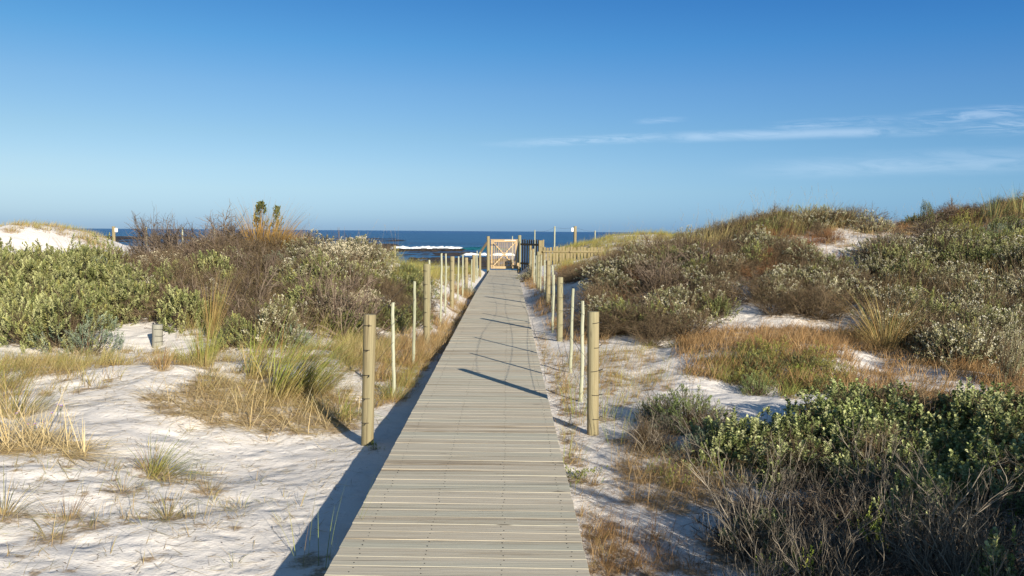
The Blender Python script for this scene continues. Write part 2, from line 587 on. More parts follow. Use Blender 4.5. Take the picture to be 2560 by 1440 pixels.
def H(x, y):
    x = np.asarray(x, float)
    y = np.asarray(y, float)
    side = x - bw_cx(y)
    base = np.where(side < 0, -.33 + .12 * sstep(5, 13, y), -.25 + .11 * sstep(6, 12, y))
    base = base + np.where(side < 0, .05, .02) * sstep(1.5, 5, np.abs(side))
    z = base
    for hx, hy, a, sx, sy in HILLS:
        z = z + a * np.exp(-((x - hx) / sx) ** 2 / 2 - ((y - hy) / sy) ** 2 / 2)
    open_ = sstep(.75, 2.4, np.abs(side))
    z = z + open_ * (.17 * fbm(x * .55, y * .55, 3) + .06 * fbm(x * 2.1 + 40, y * 2.1, 2))
    z = z + (.35 + .65 * open_) * .022 * fbm(x * 4.3 + 11, y * 6.0, 3)
    # the corridor the boardwalk runs in stays level
    cor = sstep(1.35, .6, np.abs(side)) * sstep(46, 40, y)
    lvl = bw_z(y) + np.where(side < 0, -.30 + .10 * sstep(5, 12, y), -.22 + .08 * sstep(6, 12, y)) + .02 * fbm(x * 3.1, y * 3.1, 2)
    z = z * (1 - cor) + lvl * cor
    # towards the beach everything falls away
    yc = 39.2 + 9.5 * sstep(.6, 2.6, x) + 9.0 * sstep(-9, -15, x)
    z = z - 4.6 * sstep(0, 18, y - yc) - .6 * sstep(0, 6, y - yc)
    return z


def rays(px, py):
    d = np.stack([(np.asarray(px, float) - CX) / FPX, -(np.asarray(py, float) - CY) / FPX, -np.ones(np.shape(px))], -1)
    d = d @ np.array(CAM_R).T
    return d / d[..., 1:2]


def ground_at(px, py, ymax=60.0):
    """where the sight line of a photo pixel meets the ground"""
    d = rays(px, py)
    ys = np.concatenate([np.arange(2, 30, .04), np.arange(30, ymax, .1)])
    P = d * ys[:, None]
    hit = np.nonzero(P[:, 2] + CAMZ < H(P[:, 0], P[:, 1]))[0]
    y = ys[hit[0]] if len(hit) else ymax
    x = d[0] * y
    return float(x), float(y), float(H(x, y))


def at_depth(px, py, y):
    d = rays(px, py) * y
    return float(d[0]), float(y), float(d[2] + CAMZ)


def project(x, y, z):
    v = np.stack([x, y, z - CAMZ], -1) @ np.array(CAM_R)
    return CX + FPX * v[..., 0] / -v[..., 2], CY - FPX * v[..., 1] / -v[..., 2]


def in_poly(px, py, poly):
    ins = np.zeros(len(px), bool)
    n = len(poly)
    for i in range(n):
        x0, y0 = poly[i]
        x1, y1 = poly[(i + 1) % n]
        if y0 == y1:
            continue
        c = ((y0 > py) != (y1 > py)) & (px < (x1 - x0) * (py - y0) / (y1 - y0) + x0)
        ins ^= c
    return ins


def scatter(poly, n, y0, y1, seed, dens=None):
    """n spots on the ground spread evenly over the patch of land that the outline covers"""
    r = np.random.default_rng(seed)
    got = []
    tot_ = 0
    for _ in range(60):
        y = r.uniform(y0, y1, 20000)
        x = r.uniform(-.72, .72, 20000) * y
        y1m = np.abs(.72 * y) / (.72 * y1)
        keep = r.random(20000) < y1m      # even over the land, not over the fan
        x, y = x[keep], y[keep]
        z = H(x, y)
        px, py = project(x, y, z)
        m = in_poly(px, py, poly) & (np.abs(x - bw_cx(y)) > .675)
        if dens is not None:
            m &= r.random(len(x)) < dens(x, y)
        p = np.stack([x[m], y[m], z[m]], -1)
        got.append(p)
        tot_ += len(p)
        if tot_ >= n:
            break
    return np.concatenate(got)[:n]

# ------------------------------------------------------------------ ground, sea, boardwalk
def grid_mesh(X, Y, Z, name, mat, smooth=True):
    r, c = X.shape
    idx = np.arange(r * c).reshape(r, c)
    F = np.stack([idx[:-1, :-1], idx[:-1, 1:], idx[1:, 1:], idx[1:, :-1]], -1).reshape(-1, 4)
    mb = MB()
    mb.add(np.stack([X, Y, Z], -1).reshape(-1, 3), F, np.zeros((r * c, 3)))
    return mb.mesh(name, mat, smooth)


ys_ = np.concatenate([np.arange(-9, 2, .25), np.arange(2, 14, .045), np.arange(14, 30, .09), np.arange(30, 76, .26)])
us_ = np.linspace(-1, 1, 641)
us_ = np.sign(us_) * np.abs(us_) ** 1.45
GY, GU = np.meshgrid(ys_, us_, indexing='ij')
GX = GU * (13 + .9 * np.maximum(GY, 0))
GZ = H(GX, GY)
GZ = GZ - 6 * sstep(.9, 1, np.abs(GU)) * sstep(15, 30, GY)
ground = new_obj("sand_ground", grid_mesh(GX, GY, GZ, "sand_ground", M_SAND))
tag(ground, "white sand of the dunes, drifted and littered with straw", "sand", kind='structure')

SEA_Z = -3.0
m = bpy.data.materials.new("sea_water")
m.use_nodes = True
t = NT(m.node_tree)
tc = t.add('ShaderNodeTexCoord')
P = tc.outputs['Object']
big = t.noise(t.mapping(P, (.004, .018, 1)), 1.0, 5, .6, .5)
mid = t.noise(t.mapping(P, (.03, .16, 1), (5, 2, 0)), 1.0, 5, .65, .4)
f = t.math('ADD', t.math('MULTIPLY', big, .55), t.math('MULTIPLY', mid, .45))
sepp = t.add('ShaderNodeSeparateXYZ', i_0=P)
far = t.smooth(sepp.outputs[1], 250, 2500)
colA = t.ramp(f, [(.32, lin4('#0d2c4e')), (.5, lin4('#1a4a73')), (.68, lin4('#2c678d'))])
colB = t.ramp(f, [(.3, lin4('#123b6a')), (.7, lin4('#1f5285'))])
col = t.mix(far, colA, colB)
wv = t.noise(t.mapping(P, (.25, .9, 1)), 1.0, 5, .65, .3)
sm = t.noise(t.mapping(P, (1.4, 4.0, 1)), 1.0, 3, .6)
bmp = t.add('ShaderNodeBump', i_Strength=.75, i_Distance=1.0, i_Height=t.math('ADD', t.math('MULTIPLY', wv, .9), t.math('MULTIPLY', sm, .12)))
bs = t.add('ShaderNodeBsdfPrincipled', i_Base_Color=col, i_Roughness=.32, i_Normal=bmp.outputs[0])
bs.inputs['Specular IOR Level'].default_value = .22
t.add('ShaderNodeOutputMaterial', i_0=bs.outputs[0])
sy = np.concatenate([np.linspace(20, 400, 30), np.geomspace(420, 70000, 40)])
sx = np.concatenate([-np.geomspace(60000, 60, 20), np.linspace(-50, 50, 9), np.geomspace(60, 60000, 20)])
SYY, SXX = np.meshgrid(sy, sx, indexing='ij')
sea = new_obj("sea_water", grid_mesh(SXX, SYY, np.zeros_like(SXX), "sea_water", m), loc=(0, 0, SEA_Z))
tag(sea, "deep blue sea stretching to the horizon", "sea", kind='structure')


def sea_at(px, py):
    d = rays(px, py)
    y = (SEA_Z - CAMZ) / d[2]
    return float(d[0] * y), float(y)


M_FOAM = bpy.data.materials.new("white_foam")
M_FOAM.use_nodes = True
_t = NT(M_FOAM.node_tree)
_tc = _t.add('ShaderNodeTexCoord')
_n = _t.noise(_tc.outputs['Object'], 1.2, 6, .7)
_b = _t.add('ShaderNodeBsdfPrincipled', i_Roughness=.9, i_Base_Color=_t.ramp(_n, [(.3, (.40, .50, .56, 1)), (.55, (.72, .76, .78, 1))]),
            i_Normal=_t.add('ShaderNodeBump', i_Strength=.6, i_Distance=.6, i_Height=_n).outputs[0])
_o = _t.add('ShaderNodeOutputMaterial', i_0=_b.outputs[0])
M_WAVE = bpy.data.materials.new("green_wave_face")
M_WAVE.use_nodes = True
_t = NT(M_WAVE.node_tree)
_tc = _t.add('ShaderNodeTexCoord')
_n = _t.noise(_t.mapping(_tc.outputs['Object'], (.5, 2, 2)), 1.0, 4, .6)
_b = _t.add('ShaderNodeBsdfPrincipled', i_Roughness=.25, i_Base_Color=_t.ramp(_n, [(.3, lin4('#0d3846')), (.7, lin4('#1d5a66'))]))
_o = _t.add('ShaderNodeOutputMaterial', i_0=_b.outputs[0])
M_KELP = bpy.data.materials.new("wet_kelp")
M_KELP.use_nodes = True
_t = NT(M_KELP.node_tree)
_tc = _t.add('ShaderNodeTexCoord')
_b = _t.add('ShaderNodeBsdfPrincipled', i_Roughness=.5,
            i_Base_Color=_t.ramp(_t.noise(_tc.outputs['Object'], .8, 4), [(.3, lin4('#1a1712')), (.7, lin4('#3f3426'))]))
_o = _t.add('ShaderNodeOutputMaterial', i_0=_b.outputs[0])


def wave(name, mat, pxa, pxb, py, hgt, depth, label, cat, seed, taper=(.15, .15), parent=None, rough=.22):
    """a rolling crest on the sea from one bearing to another"""
    xa, ya = sea_at(pxa, py)
    xb, yb = sea_at(pxb, py)
    n = max(24, int(abs(xb - xa) / .35))
    u = np.linspace(0, 1, n)
    prof = np.array([(-.55, -.1), (-.5, .25), (-.38, .62), (-.2, .92), (0, 1), (.25, .72), (.6, .3), (1, -.1)])
    r = np.random.default_rng(seed)
    hh = sstep(0, taper[0], u) * sstep(1, 1 - taper[1], u) * (1 + rough * 2 * fbm(u * abs(xb - xa) * .6 + seed, u * 0 + seed, 4))
    hh = np.maximum(hh, .02)
    X = (xa + (xb - xa) * u)[:, None] + 0 * prof[None, :, 0]
    Y = (ya + (yb - ya) * u)[:, None] + prof[None, :, 0] * depth * (.4 + .6 * hh[:, None]) + .5 * fbm(X * .2 + seed, prof[None, :, 1] * 2 + 0 * X, 2)
    Z = prof[None, :, 1] * hgt * hh[:, None] + rough * .5 * hgt * fbm(X * .9, prof[None, :, 0] * 6 + 0 * X, 3) * (prof[None, :, 1] > 0)
    Z = Z * (1 + .05 * r.normal(0, 1, (n, 1)) * (prof[None, :, 1] > .3))
    o = new_obj(name, grid_mesh(X, Y, Z, name, mat), parent, None if parent else (0, 0, SEA_Z))
    if label:
        tag(o, label, cat, kind='stuff')
    return o


wv1 = wave("breaking_wave", M_FOAM, 972, 1186, 624.5, .82, 2.6, "long white breaking wave rolling in on the dark sea", "wave", 3, (.03, .25))
wave("wave_face", M_WAVE, 1120, 1290, 625.2, .8, 2.0, None, None, 7, (.35, .3), wv1, .1)
wave("surf_line", M_FOAM, 1152, 1222, 638.0, .42, 1.5, "low line of white surf just beyond the gate", "surf", 5, (.2, .15))
wave("surf_line", M_FOAM, 1222, 1292, 638.5, .42, 1.6, "low white surf seen through the gate slats", "surf", 9, (.2, .2))
wave("surf_line", M_FOAM, 520, 590, 586.0, .5, 4, "thin pale surf far out behind the bare shrubs", "surf", 13, (.2, .2))

kb = MB()
rk = np.random.default_rng(21)
for (xa, xb, ya, yb, n, s, hmax) in [(980, 1150, 624.5, 628.5, 120, 1.1, .45), (880, 985, 610, 622, 110, 1.3, .3), (700, 1000, 596, 604, 70, 2.5, .3),
                                     (240, 470, 592, 599, 200, 2.6, .5), (1090, 1160, 633, 638, 60, .8, .25), (1030, 1220, 645, 664, 170, .55, .2),
                                     (1090, 1215, 650, 660, 90, .6, .22), (1000, 1200, 629, 641, 40, .7, .15), (1195, 1300, 645, 672, 60, .5, .18), (220, 330, 600, 606, 40, 1.4, .2)]:
    for _ in range(n):
        px, py = rk.uniform(xa, xb), rk.uniform(ya, yb)
        x, y = sea_at(px, py)
        a = rk.uniform(.5, 1.5) * s
        k = 8
        ang = np.arange(k) / k * 2 * np.pi
        rr = a * rk.uniform(.6, 1.3, k)
        h = hmax * rk.uniform(.3, 1)
        V = [(x + math.cos(q) * e * 1.8, y + math.sin(q) * e, SEA_Z - .05) for q, e in zip(ang, rr)]
        V += [(x + math.cos(q) * e * .8, y + math.sin(q) * e * .5, SEA_Z + h) for q, e in zip(ang, rr)]
        F = [(i, (i + 1) % k, k + (i + 1) % k, k + i) for i in range(k)] + [(k, k + 1, k + 2, k + 3), (k, k + 3, k + 4, k + 7), (k + 4, k + 5, k + 6, k + 7)]
        kb.add(V, F)
tag(new_obj("kelp_beds", kb.mesh("kelp_beds", M_KELP)), "dark kelp beds breaking the surface off the beach", "kelp", kind='stuff')

# boardwalk
BWW = 1.245
bw = new_obj("boardwalk", None, loc=(0, 0, 0))
tag(bw, "straight weathered timber boardwalk leading to the gate", "boardwalk", kind='structure')
pl = MB()
sc_ = MB()
rb = np.random.default_rng(4)
yp = -2.0
pitch = .1175
skew = R_(-1.25)
while yp < 38.62:
    cx, cz = bw_cx(yp) + rb.normal(0, .0012), bw_z(yp)
    Lp = BWW + rb.normal(0, .0015)
    rot = Matrix.Rotation(rb.normal(0, .0016), 3, 'X') @ Matrix.Rotation(rb.normal(0, .0015), 3, 'Y')
    V, F = box(cx, yp, cz - .019 + rb.normal(0, .00035), Lp, pitch - .0030 + rb.normal(0, .0005), .038, rot, .0014)
    V[:, 1] += (V[:, 0] - cx) * (math.tan(skew) + rb.normal(0, .0006))
    pl.add(V, F, rb.random(3)[None, :])
    if yp > 2.5 and yp < 14:
        for u in (-.49, -.17, .2, .53):
            for dv in (-.026, .028):
                px, py = cx + u * 1.04 + rb.normal(0, .006), yp + dv + rb.normal(0, .004) + u * math.sin(skew)
                q = np.arange(8) / 8 * 2 * np.pi
                Vs = np.concatenate([np.stack([px + .0032 * np.cos(q), py + .0032 * np.sin(q), np.full(8, cz + .0016)], -1),
                                     np.stack([px + .0042 * np.cos(q), py + .0042 * np.sin(q), np.full(8, cz - .006)], -1)])
                Fs = [(0, 1, 2, 3), (0, 3, 4, 7), (4, 5, 6, 7)] + [(i, (i + 1) % 8, 8 + (i + 1) % 8, 8 + i) for i in range(8)]
                sc_.add(Vs, Fs)
    yp += pitch
new_obj("deck", pl.mesh("deck", M_DECK), bw)
tag(new_obj("screw_heads", sc_.mesh("screw_heads", M_WIRE), bw), kind='stuff')
for sgn in (-1, -.33, .33, 1):
    jb = MB()
    ky = [-2.0, 20.0, 26.0, 32.0, 38.6]
    for a, b in zip(ky[:-1], ky[1:]):
        V, F = beam((bw_cx(a) + sgn * .565, a, bw_z(a) - .115), (bw_cx(b) + sgn * .565, b, bw_z(b) - .115), .05, .145, bev=0)
        jb.add(V, F, rb.random(3)[None, :])
    new_obj("bearer", jb.mesh("bearer", M_DARKW), bw)
lb = MB()
for yl in np.arange(.5, 38, 2.2):
    for sgn in (-1, 1):
        V, F = box(bw_cx(yl) + sgn * .5, yl, bw_z(yl) - .42, .09, .09, .5)
        lb.add(V, F, rb.random(3)[None, :])
new_obj("support_legs", lb.mesh("support_legs", M_DARKW), bw)

# ------------------------------------------------------------------ fences and gate
def round_post(name, mat, length, rad, seed, sides=16, wob=.0, topr=1.0, rings=12):
    r = np.random.default_rng(seed)
    zs = np.concatenate([np.linspace(0, length - .012, rings), [length]])
    q = np.arange(sides) / sides * 2 * np.pi
    cxw = wob * (np.cumsum(r.normal(0, 1, len(zs))) * .45)
    cyw = wob * (np.cumsum(r.normal(0, 1, len(zs))) * .45)
    cxw -= cxw[0]
    cyw -= cyw[0]
    irr = 1 + .025 * np.sin(q * 2 + r.uniform(0, 6)) + .02 * np.sin(q * 3 + r.uniform(0, 6))
    V = []
    for i, z in enumerate(zs):
        rr = rad * (1 + (topr - 1) * z / length) * irr * (1 + r.normal(0, .02 if wob else .006))
        if i == len(zs) - 1:
            rr = rr * .93
        V.append(np.stack([cxw[i] + rr * np.cos(q), cyw[i] + rr * np.sin(q), np.full(sides, z)], -1))
    V = np.concatenate(V)
    idx = np.arange(len(zs) * sides).reshape(len(zs), sides)
    A, B = idx[:-1], np.roll(idx[:-1], -1, 1)
    Cc, D = np.roll(idx[1:], -1, 1), idx[1:]
    F = list(np.stack([A, B, Cc, D], -1).reshape(-1, 4))
    top = len(V)
    V = np.concatenate([V, [[cxw[-1], cyw[-1], length]]])
    for i in range(0, sides, 2):
        F.append((top, idx[-1, i], idx[-1, (i + 1) % sides], idx[-1, (i + 2) % sides]))
    mb = MB().add(V, np.array(F), r.random(3)[None, :])
    me = mb.mesh(name, mat, True)
    try:
        me.set_sharp_from_angle(angle=R_(35))
    except Exception:
        pass
    return me


def tie_mesh(rad, seed):
    r = np.random.default_rng(seed)
    n = 14
    q = np.linspace(-1.75, .35, n + 1) + r.uniform(-.15, .15)
    ring = np.stack([rad * np.cos(q), rad * np.sin(q), .006 * np.sin(q + r.uniform(0, 6))], -1)
    V, F = tube(np.stack([ring[:-1], ring[1:]], 1), np.full((n, 2), .0030), 4)
    mb = MB().add(V, F)
    a = r.uniform(-.3, .3)
    tail = np.array([[[rad * math.cos(a), rad * math.sin(a), 0], [(rad + .03) * math.cos(a), (rad + .03) * math.sin(a), r.uniform(-.02, .02)]]])
    V, F = tube(tail, np.full((1, 2), .004), 4)
    mb.add(V, F)
    return mb.mesh("wire_tie", M_WIRE)


def post_from_photo(pxt, pyt, pxb, depth, rad, mat, name, label, cat, group, seed, ties=0, wob=0.0, sides=16, below=.25, topr=1.0):
    x, y, zt = at_depth(pxt, pyt, depth)
    # its foot stands where the leaning line meets the ground
    zg = float(H(x, y))
    xb = x
    if pxb is not None:
        d = rays(pxb, pyt)
        xb = float(d[0] * depth)
    L = zt - zg + below
    o = new_obj(name, round_post(name, mat, L, rad, seed, sides, wob, topr), None, (xb + (xb - x) * below / max(.3, zt - zg), y, zg - below))
    top = Vector((x, y, zt))
    v = top - o.location
    o.rotation_euler = Vector((0, 0, 1)).rotation_difference(v.normalized()).to_euler()
    tag(o, label, cat, group)
    for k in range(ties):
        tme = tie_mesh(rad * 1.035, seed * 7 + k)
        tz = L - .10 - .215 * k
        if tz > below:
            c = new_obj("wire_tie", tme, o, (0, 0, tz))
            c.rotation_euler = (0, 0, np.random.default_rng(seed + k).uniform(-.15, .15) + (0 if xb > 0 else 1.4 + math.pi))
    return o, x, y, zt, zg


PF = "the fence line on the gate's picket fence side"
SF = "the fence line beside the open white sand"
ords = ["first", "second", "third", "fourth", "fifth", "sixth", "seventh"]
right_posts = [(1483, 779, 1486, 7.46), (1400, 693, 1401, 13.19), (1371, 651, 1371, 18.2), (1346, 629, 1346, 24.3), (1332.5, 622, 1332, 30.2), (1326, 614, 1326, 35.6)]
left_posts = [(925, 786, 917, 7.35), (1067, 660, 1067, 12.9), (1130.6, 641, 1130, 18.4), (1165.6, 644, 1165.6, 24.0), (1184, 637, 1184, 29.6), (1200, 630, 1200, 34.4)]
plab_r = ["thick round fence post with black wire ties nearest the camera on the picket fence side",
          "honey coloured round fence post standing second in the line on the picket fence side",
          "round fence post third from the camera in the line running to the picket fence",
          "slim far round fence post fourth along the line running to the picket fence",
          "distant round fence post fifth along, just before the dark board panel",
          "last small round fence post standing in front of the dark board panel"]
plab_l = ["thick split-topped round fence post with five black wire ties rising from the open white sand",
          "greenish round fence post second along the line on the open sand side",
          "stout round fence post third along the open sand side, behind two whitewashed poles",
          "round fence post fourth along the open sand side among yellow grass",
          "round fence post fifth along the open sand side, beside three close poles",
          "round fence post nearest the gate where the slanting handrail ends"]
RP, LP = [], []
for i, (a, b, c, d) in enumerate(right_posts):
    o, x, y, zt, zg = post_from_photo(a, b, c, d, .05 if i else .054, M_POST, "fence_post", plab_r[i], "fence post", "round fence posts along the boardwalk", 100 + i, 5 if i < 4 else 0)
    RP.append((x, y, zt))
for i, (a, b, c, d) in enumerate(left_posts):
    o, x, y, zt, zg = post_from_photo(a, b, c, d, .052 if i else .054, M_POST, "fence_post", plab_l[i], "fence post", "round fence posts along the boardwalk", 120 + i, 5 if i < 4 else 0)
    LP.append((x, y, zt))

droppers = [  # px top, py top, px foot, depth, label
    (1459, 752, 1456, 8.8, "crooked whitewashed fence pole just behind the thick near post, picket fence side"),
    (1432, 721, 1431, 10.4, "straight whitewashed fence pole between the first two posts on the picket fence side"),
    (1385, 687, 1384, 14.2, "short pale fence pole right behind the honey coloured second post"),
    (1381, 664, 1381, 16.8, "pale green fence pole close behind the honey coloured second post"),
    (1362, 650, 1361, 20.2, "pale fence pole just past the third post on the picket fence side"),
    (1352, 637, 1351, 22.2, "tall pale fence pole before the fourth post on the picket fence side"),
    (1341, 639, 1340.5, 26.2, "thin pale fence pole behind the fourth post on the picket fence side"),
    (1336, 631, 1336, 28.2, "thin far fence pole before the fifth post on the picket fence side"),
    (1328, 626, 1328, 33.0, "thin far pole in front of the dark board panel"),
    (988, 756, 986, 9.2, "wavy whitewashed fence pole next to the thick post on the open sand side"),
    (1035, 703, 1033, 11.2, "straight whitewashed fence pole with dark notches, open sand side, before the second post"),
    (1074, 650, 1074, 15.2, "pale pole mostly hidden behind the greenish second post on the sand side"),
    (1103, 633, 1101.5, 15.4, "tallest bent white fence pole of the pair behind the second sand side post"),
    (1115.6, 634, 1114, 17.0, "white fence pole just before the third sand side post"),
    (1146, 641, 1144.5, 20.3, "white fence pole just past the third sand side post"),
    (1158, 636, 1157, 22.0, "white fence pole before the fourth sand side post"),
    (1178, 648, 1179, 25.8, "short white fence pole between fourth and fifth sand side posts"),
    (1189.7, 637, 1190, 31.0, "thin white pole just past the fifth sand side post"),
    (1193, 627, 1194, 32.4, "thin tall white pole of the cluster before the gate handrail")]
for i, (a, b, c, d, lab) in enumerate(droppers):
    post_from_photo(a, b, c, d, .0215, M_DROP, "fence_pole", lab, "fence pole", "whitewashed fence poles between the posts", 200 + i, 0, .008 if d < 19 else .004, 8, .2, .85)

# short weathered stub in the sand
sx_, sy_, sz_ = ground_at(393, 868)
o, *_ = post_from_photo(394, 811, 392.5, sy_, .072, M_STUB, "post_stub", "short silver grey post stub with wire wraps at the scrub edge", "post", None, 301, 0, 0, 14)
STUB = (sx_, sy_)
sl_len = max(v.co.z for v in o.data.vertices)
for k, dz in enumerate((.07, .16, .25)):
    new_obj("wire_tie", tie_mesh(.0745, 990 + k), o, (0, 0, sl_len - dz))
post_from_photo(986.5, 614, 986.5, 27.0, .052, M_POST, "fence_post", "lone weathered post top beside the white breaking wave", "fence post", None, 302)

# fence on the seaward crest
crest = [(284, 566, 44.0, .085, 'post', "thick crest post with white marker tag beside the far white dune"),
         (365.7, 568, 44.0, .04, 'pole', "mottled white crest pole under the bare bush, seaward of the scrub"),
         (456, 568, 44.5, .04, 'pole', "thin white crest pole behind the twisted bare bush"),
         (535, 573, 45.0, .04, 'pole', "short white crest pole behind the pair of bare bushes"),
         (108, 560, 36.5, .06, 'pole', "small white marker pole on top of the far white dune"),
         (1281, 590, 52.0, .035, 'pole', "white pole tip showing above the top rail of the gate"),
         (1337, 575, 46.0, .035, 'pole', "white crest pole behind the dark board panel"),
         (1386.6, 566, 46.0, .042, 'pole', "tallest white crest pole above the picket fence"),
         (1438, 565.6, 46.0, .085, 'post', "thick crest post with white marker tag above the yellow grass dune"),
         (1488, 576.6, 46.0, .038, 'pole', "white crest pole next past the tagged post on the grass dune"),
         (1535, 585, 46.0, .038, 'pole', "slim white crest pole midway along the grass dune"),
         (1584, 595, 46.0, .038, 'pole', "short white crest pole in seed heads on the grass dune"),
         (1624, 603, 46.0, .05, 'pole', "stubby white crest pole at the end of the grass dune")]
CR = []
for i, (a, b, d, rad, kind, lab) in enumerate(crest):
    o, x, y, zt, zg = post_from_photo(a, b, a, d, rad, M_POST if kind == 'post' else M_DROP, "crest_post" if kind == 'post' else "crest_pole", lab,
                                      "fence post" if kind == 'post' else "fence pole", "posts of the fence on the seaward crest", 320 + i, 0, 0.003 if kind == 'pole' else 0, 10, .4)
    CR.append((x, y, zt))
    if kind == 'post':
        sg = 1 if a < 600 else -1
        V, F = box(sg * (rad + .06), -.02, o.dimensions.z - .19, .12, .1, .22, None, .012)
        new_obj("marker_tag", MB().add(V, F).mesh("marker_tag", M_TAGW), o)


def strand(name, pts, rad, label, cat, group, seed, sag=.03, wander=.05):
    r = np.random.default_rng(seed)
    out = []
    for a, b in zip(pts[:-1], pts[1:]):
        s0, w0 = r.uniform(.3, 1) * sag, r.normal(0, wander)
        for t_ in np.linspace(0, 1, 13)[:-1]:
            p = Vector(a).lerp(Vector(b), t_)
            k = 4 * t_ * (1 - t_)
            out.append((p.x + w0 * k, p.y, p.z - s0 * k))
    out.append(tuple(pts[-1]))
    o_ = np.array(out)
    V, F = tube(np.stack([o_[:-1], o_[1:]], 1), np.full((len(o_) - 1, 2), rad), 4)
    tag(new_obj(name, MB().add(V, F).mesh(name, M_WIRE)), label, cat, group)


hn = ["top", "second highest", "middle", "second lowest", "lowest"]
for k in range(5):
    dz = .10 + .215 * k
    strand("fence_wire", [(x + .055, y, zt - dz) for x, y, zt in RP], .0021, f"{hn[k]} sagging wire of {PF}", "wire", "wires strung between the fence posts", 400 + k, .05, .07)
    strand("fence_wire", [(x - .055, y, zt - dz) for x, y, zt in LP], .0021, f"{hn[k]} wire of {SF}", "wire", "wires strung between the fence posts", 420 + k, .05, .05)
strand("fence_wire", [(x, y - .05, zt - .05) for x, y, zt in CR[6:12]], .003, "thin wire drooping between the crest poles above the grass dune", "wire", None, 440, .12, .0)

# gate
GD = 38.75
gl = at_depth(1227, 600, GD)
gr_ = at_depth(1294, 600, GD)
zb = at_depth(1260, 672.0, GD)[2]
ztp = at_depth(1260, 599.5, GD)[2]
gate = new_obj("wooden_gate", None, loc=((gl[0] + gr_[0]) / 2, GD, zb))
tag(gate, "pale slatted wooden gate with crossed braces at the boardwalk end", "gate")
GW, GH = gr_[0] - gl[0], ztp - zb
rg = np.random.default_rng(8)


def part(parent, name, mat, *bxs):
    mb = MB()
    for V, F in bxs:
        mb.add(V, F, rg.random(3)[None, :])
    return new_obj(name, mb.mesh(name, mat), parent)


part(gate, "stile", M_GATE, box(-GW / 2 + .05, 0, GH / 2, .095, .05, GH, None, .004))
part(gate, "stile", M_GATE, box(GW / 2 - .055, 0, GH / 2, .105, .05, GH, None, .004))
part(gate, "top_rail", M_GATE, box(0, -.003, GH - .055, GW - .21, .05, .10, None, .004))
part(gate, "bottom_rail", M_GATE, box(0, -.003, .06, GW - .21, .05, .11, None, .004))
part(gate, "capping", M_GATE, box(.0, -.005, GH + .014, GW + .03, .09, .022, None, .003))
sl = []
ns = 11
for i in range(ns):
    xx = -GW / 2 + .155 + (GW - .32) * i / (ns - 1)
    sl.append(box(xx + rg.normal(0, .003), .02, GH / 2, .036, .02, GH - .14, None, .002))
part(gate, "slat_infill", M_GATE, *sl)
i0, i1 = GW / 2 - .11, GH - .12
part(gate, "brace", M_GATE, beam((-i0, -.012, i1), (i0, -.012, .12), .055, .03, (0, 1, 0)))
part(gate, "brace", M_GATE, beam((-i0, -.045, .12), (i0, -.045, i1), .05, .026, (0, 1, 0)))
V, F = box(GW * .22, -.04, GH - .02, GW * .42, .02, .028, None, .002)
new_obj("latch_lit_edge", MB().add(V, F).mesh("latch_lit_edge", M_TAGW), gate)  # white strip paints in the sunlit edge of a latch board
for zz in (.22, GH - .24):
    V, F = box(-GW / 2 + .12, -.032, zz, .30, .008, .035, None, .001)
    new_obj("strap_hinge", MB().add(V, F).mesh("strap_hinge", M_WIRE), gate)
post_from_photo(1220.6, 590.5, 1221, GD, .075, M_POST, "gate_post", "round gate post at the handrail side of the wooden gate", "gate post", "pair of gate posts", 360, 0, 0, 16, .6)
post_from_photo(1299, 588, 1299, GD, .078, M_POST, "gate_post", "round gate post between the wooden gate and the dark board panel", "gate post", "pair of gate posts", 361, 0, 0, 16, .6)
xs, ys2, zs2 = at_depth(1295.5, 655, GD - .3)
V, F = box(0, 0, .2, .1, .05, .62, None, .004)
tag(new_obj("stop_board", MB().add(V, F, rg.random(3)[None, :]).mesh("stop_board", M_GATE), None, (xs, ys2, float(H(xs, ys2)) - .05)),
    "short pale board stood at the foot of the gate post by the dark panel", "board")
# slanting handrail down to the last post
a_ = Vector(at_depth(1217, 607, GD - .02))
b_ = Vector(at_depth(1201, 631, 34.5))
hr = MB()
hr.add(*beam(a_, b_, .05, .11, bev=.004), rg.random(3)[None, :])
tag(new_obj("handrail", hr.mesh("handrail", M_DARKW)), "dark slanting handrail running down from the gate post", "handrail")


def picket_fence(p, q, ztop, zbot, n, wid, mat, name, label, rails, ends, jit=.01, railmat=None):
    p, q = Vector(p), Vector(q)
    root = new_obj(name, None, loc=(p.x, p.y, zbot))
    tag(root, label, "fence")
    d = q - p
    d.z = 0
    L = d.length
    ang = math.atan2(d.y, d.x)
    root.rotation_euler = (0, 0, ang)
    pk = []
    for i in range(n):
        u = (i + .5) / n * L
        h = ztop - zbot + rg.normal(0, jit)
        pk.append(box(u + rg.normal(0, .006), rg.normal(0, .002), h / 2, wid, .02, h, Matrix.Rotation(rg.normal(0, .008), 3, 'Y'), .003))
    part(root, "pickets", mat, *pk)
    for zr, yo, th in rails:
        part(root, "rail", railmat or mat, box(L / 2, yo, zr - zbot, L + .04, .04, th, None, .004))
    for u, hh, wd in ends:
        part(root, "post", M_PICK if not railmat else mat, box(u, .06, hh / 2 - .2, wd, .1, hh + .4, None, .005))
    return root


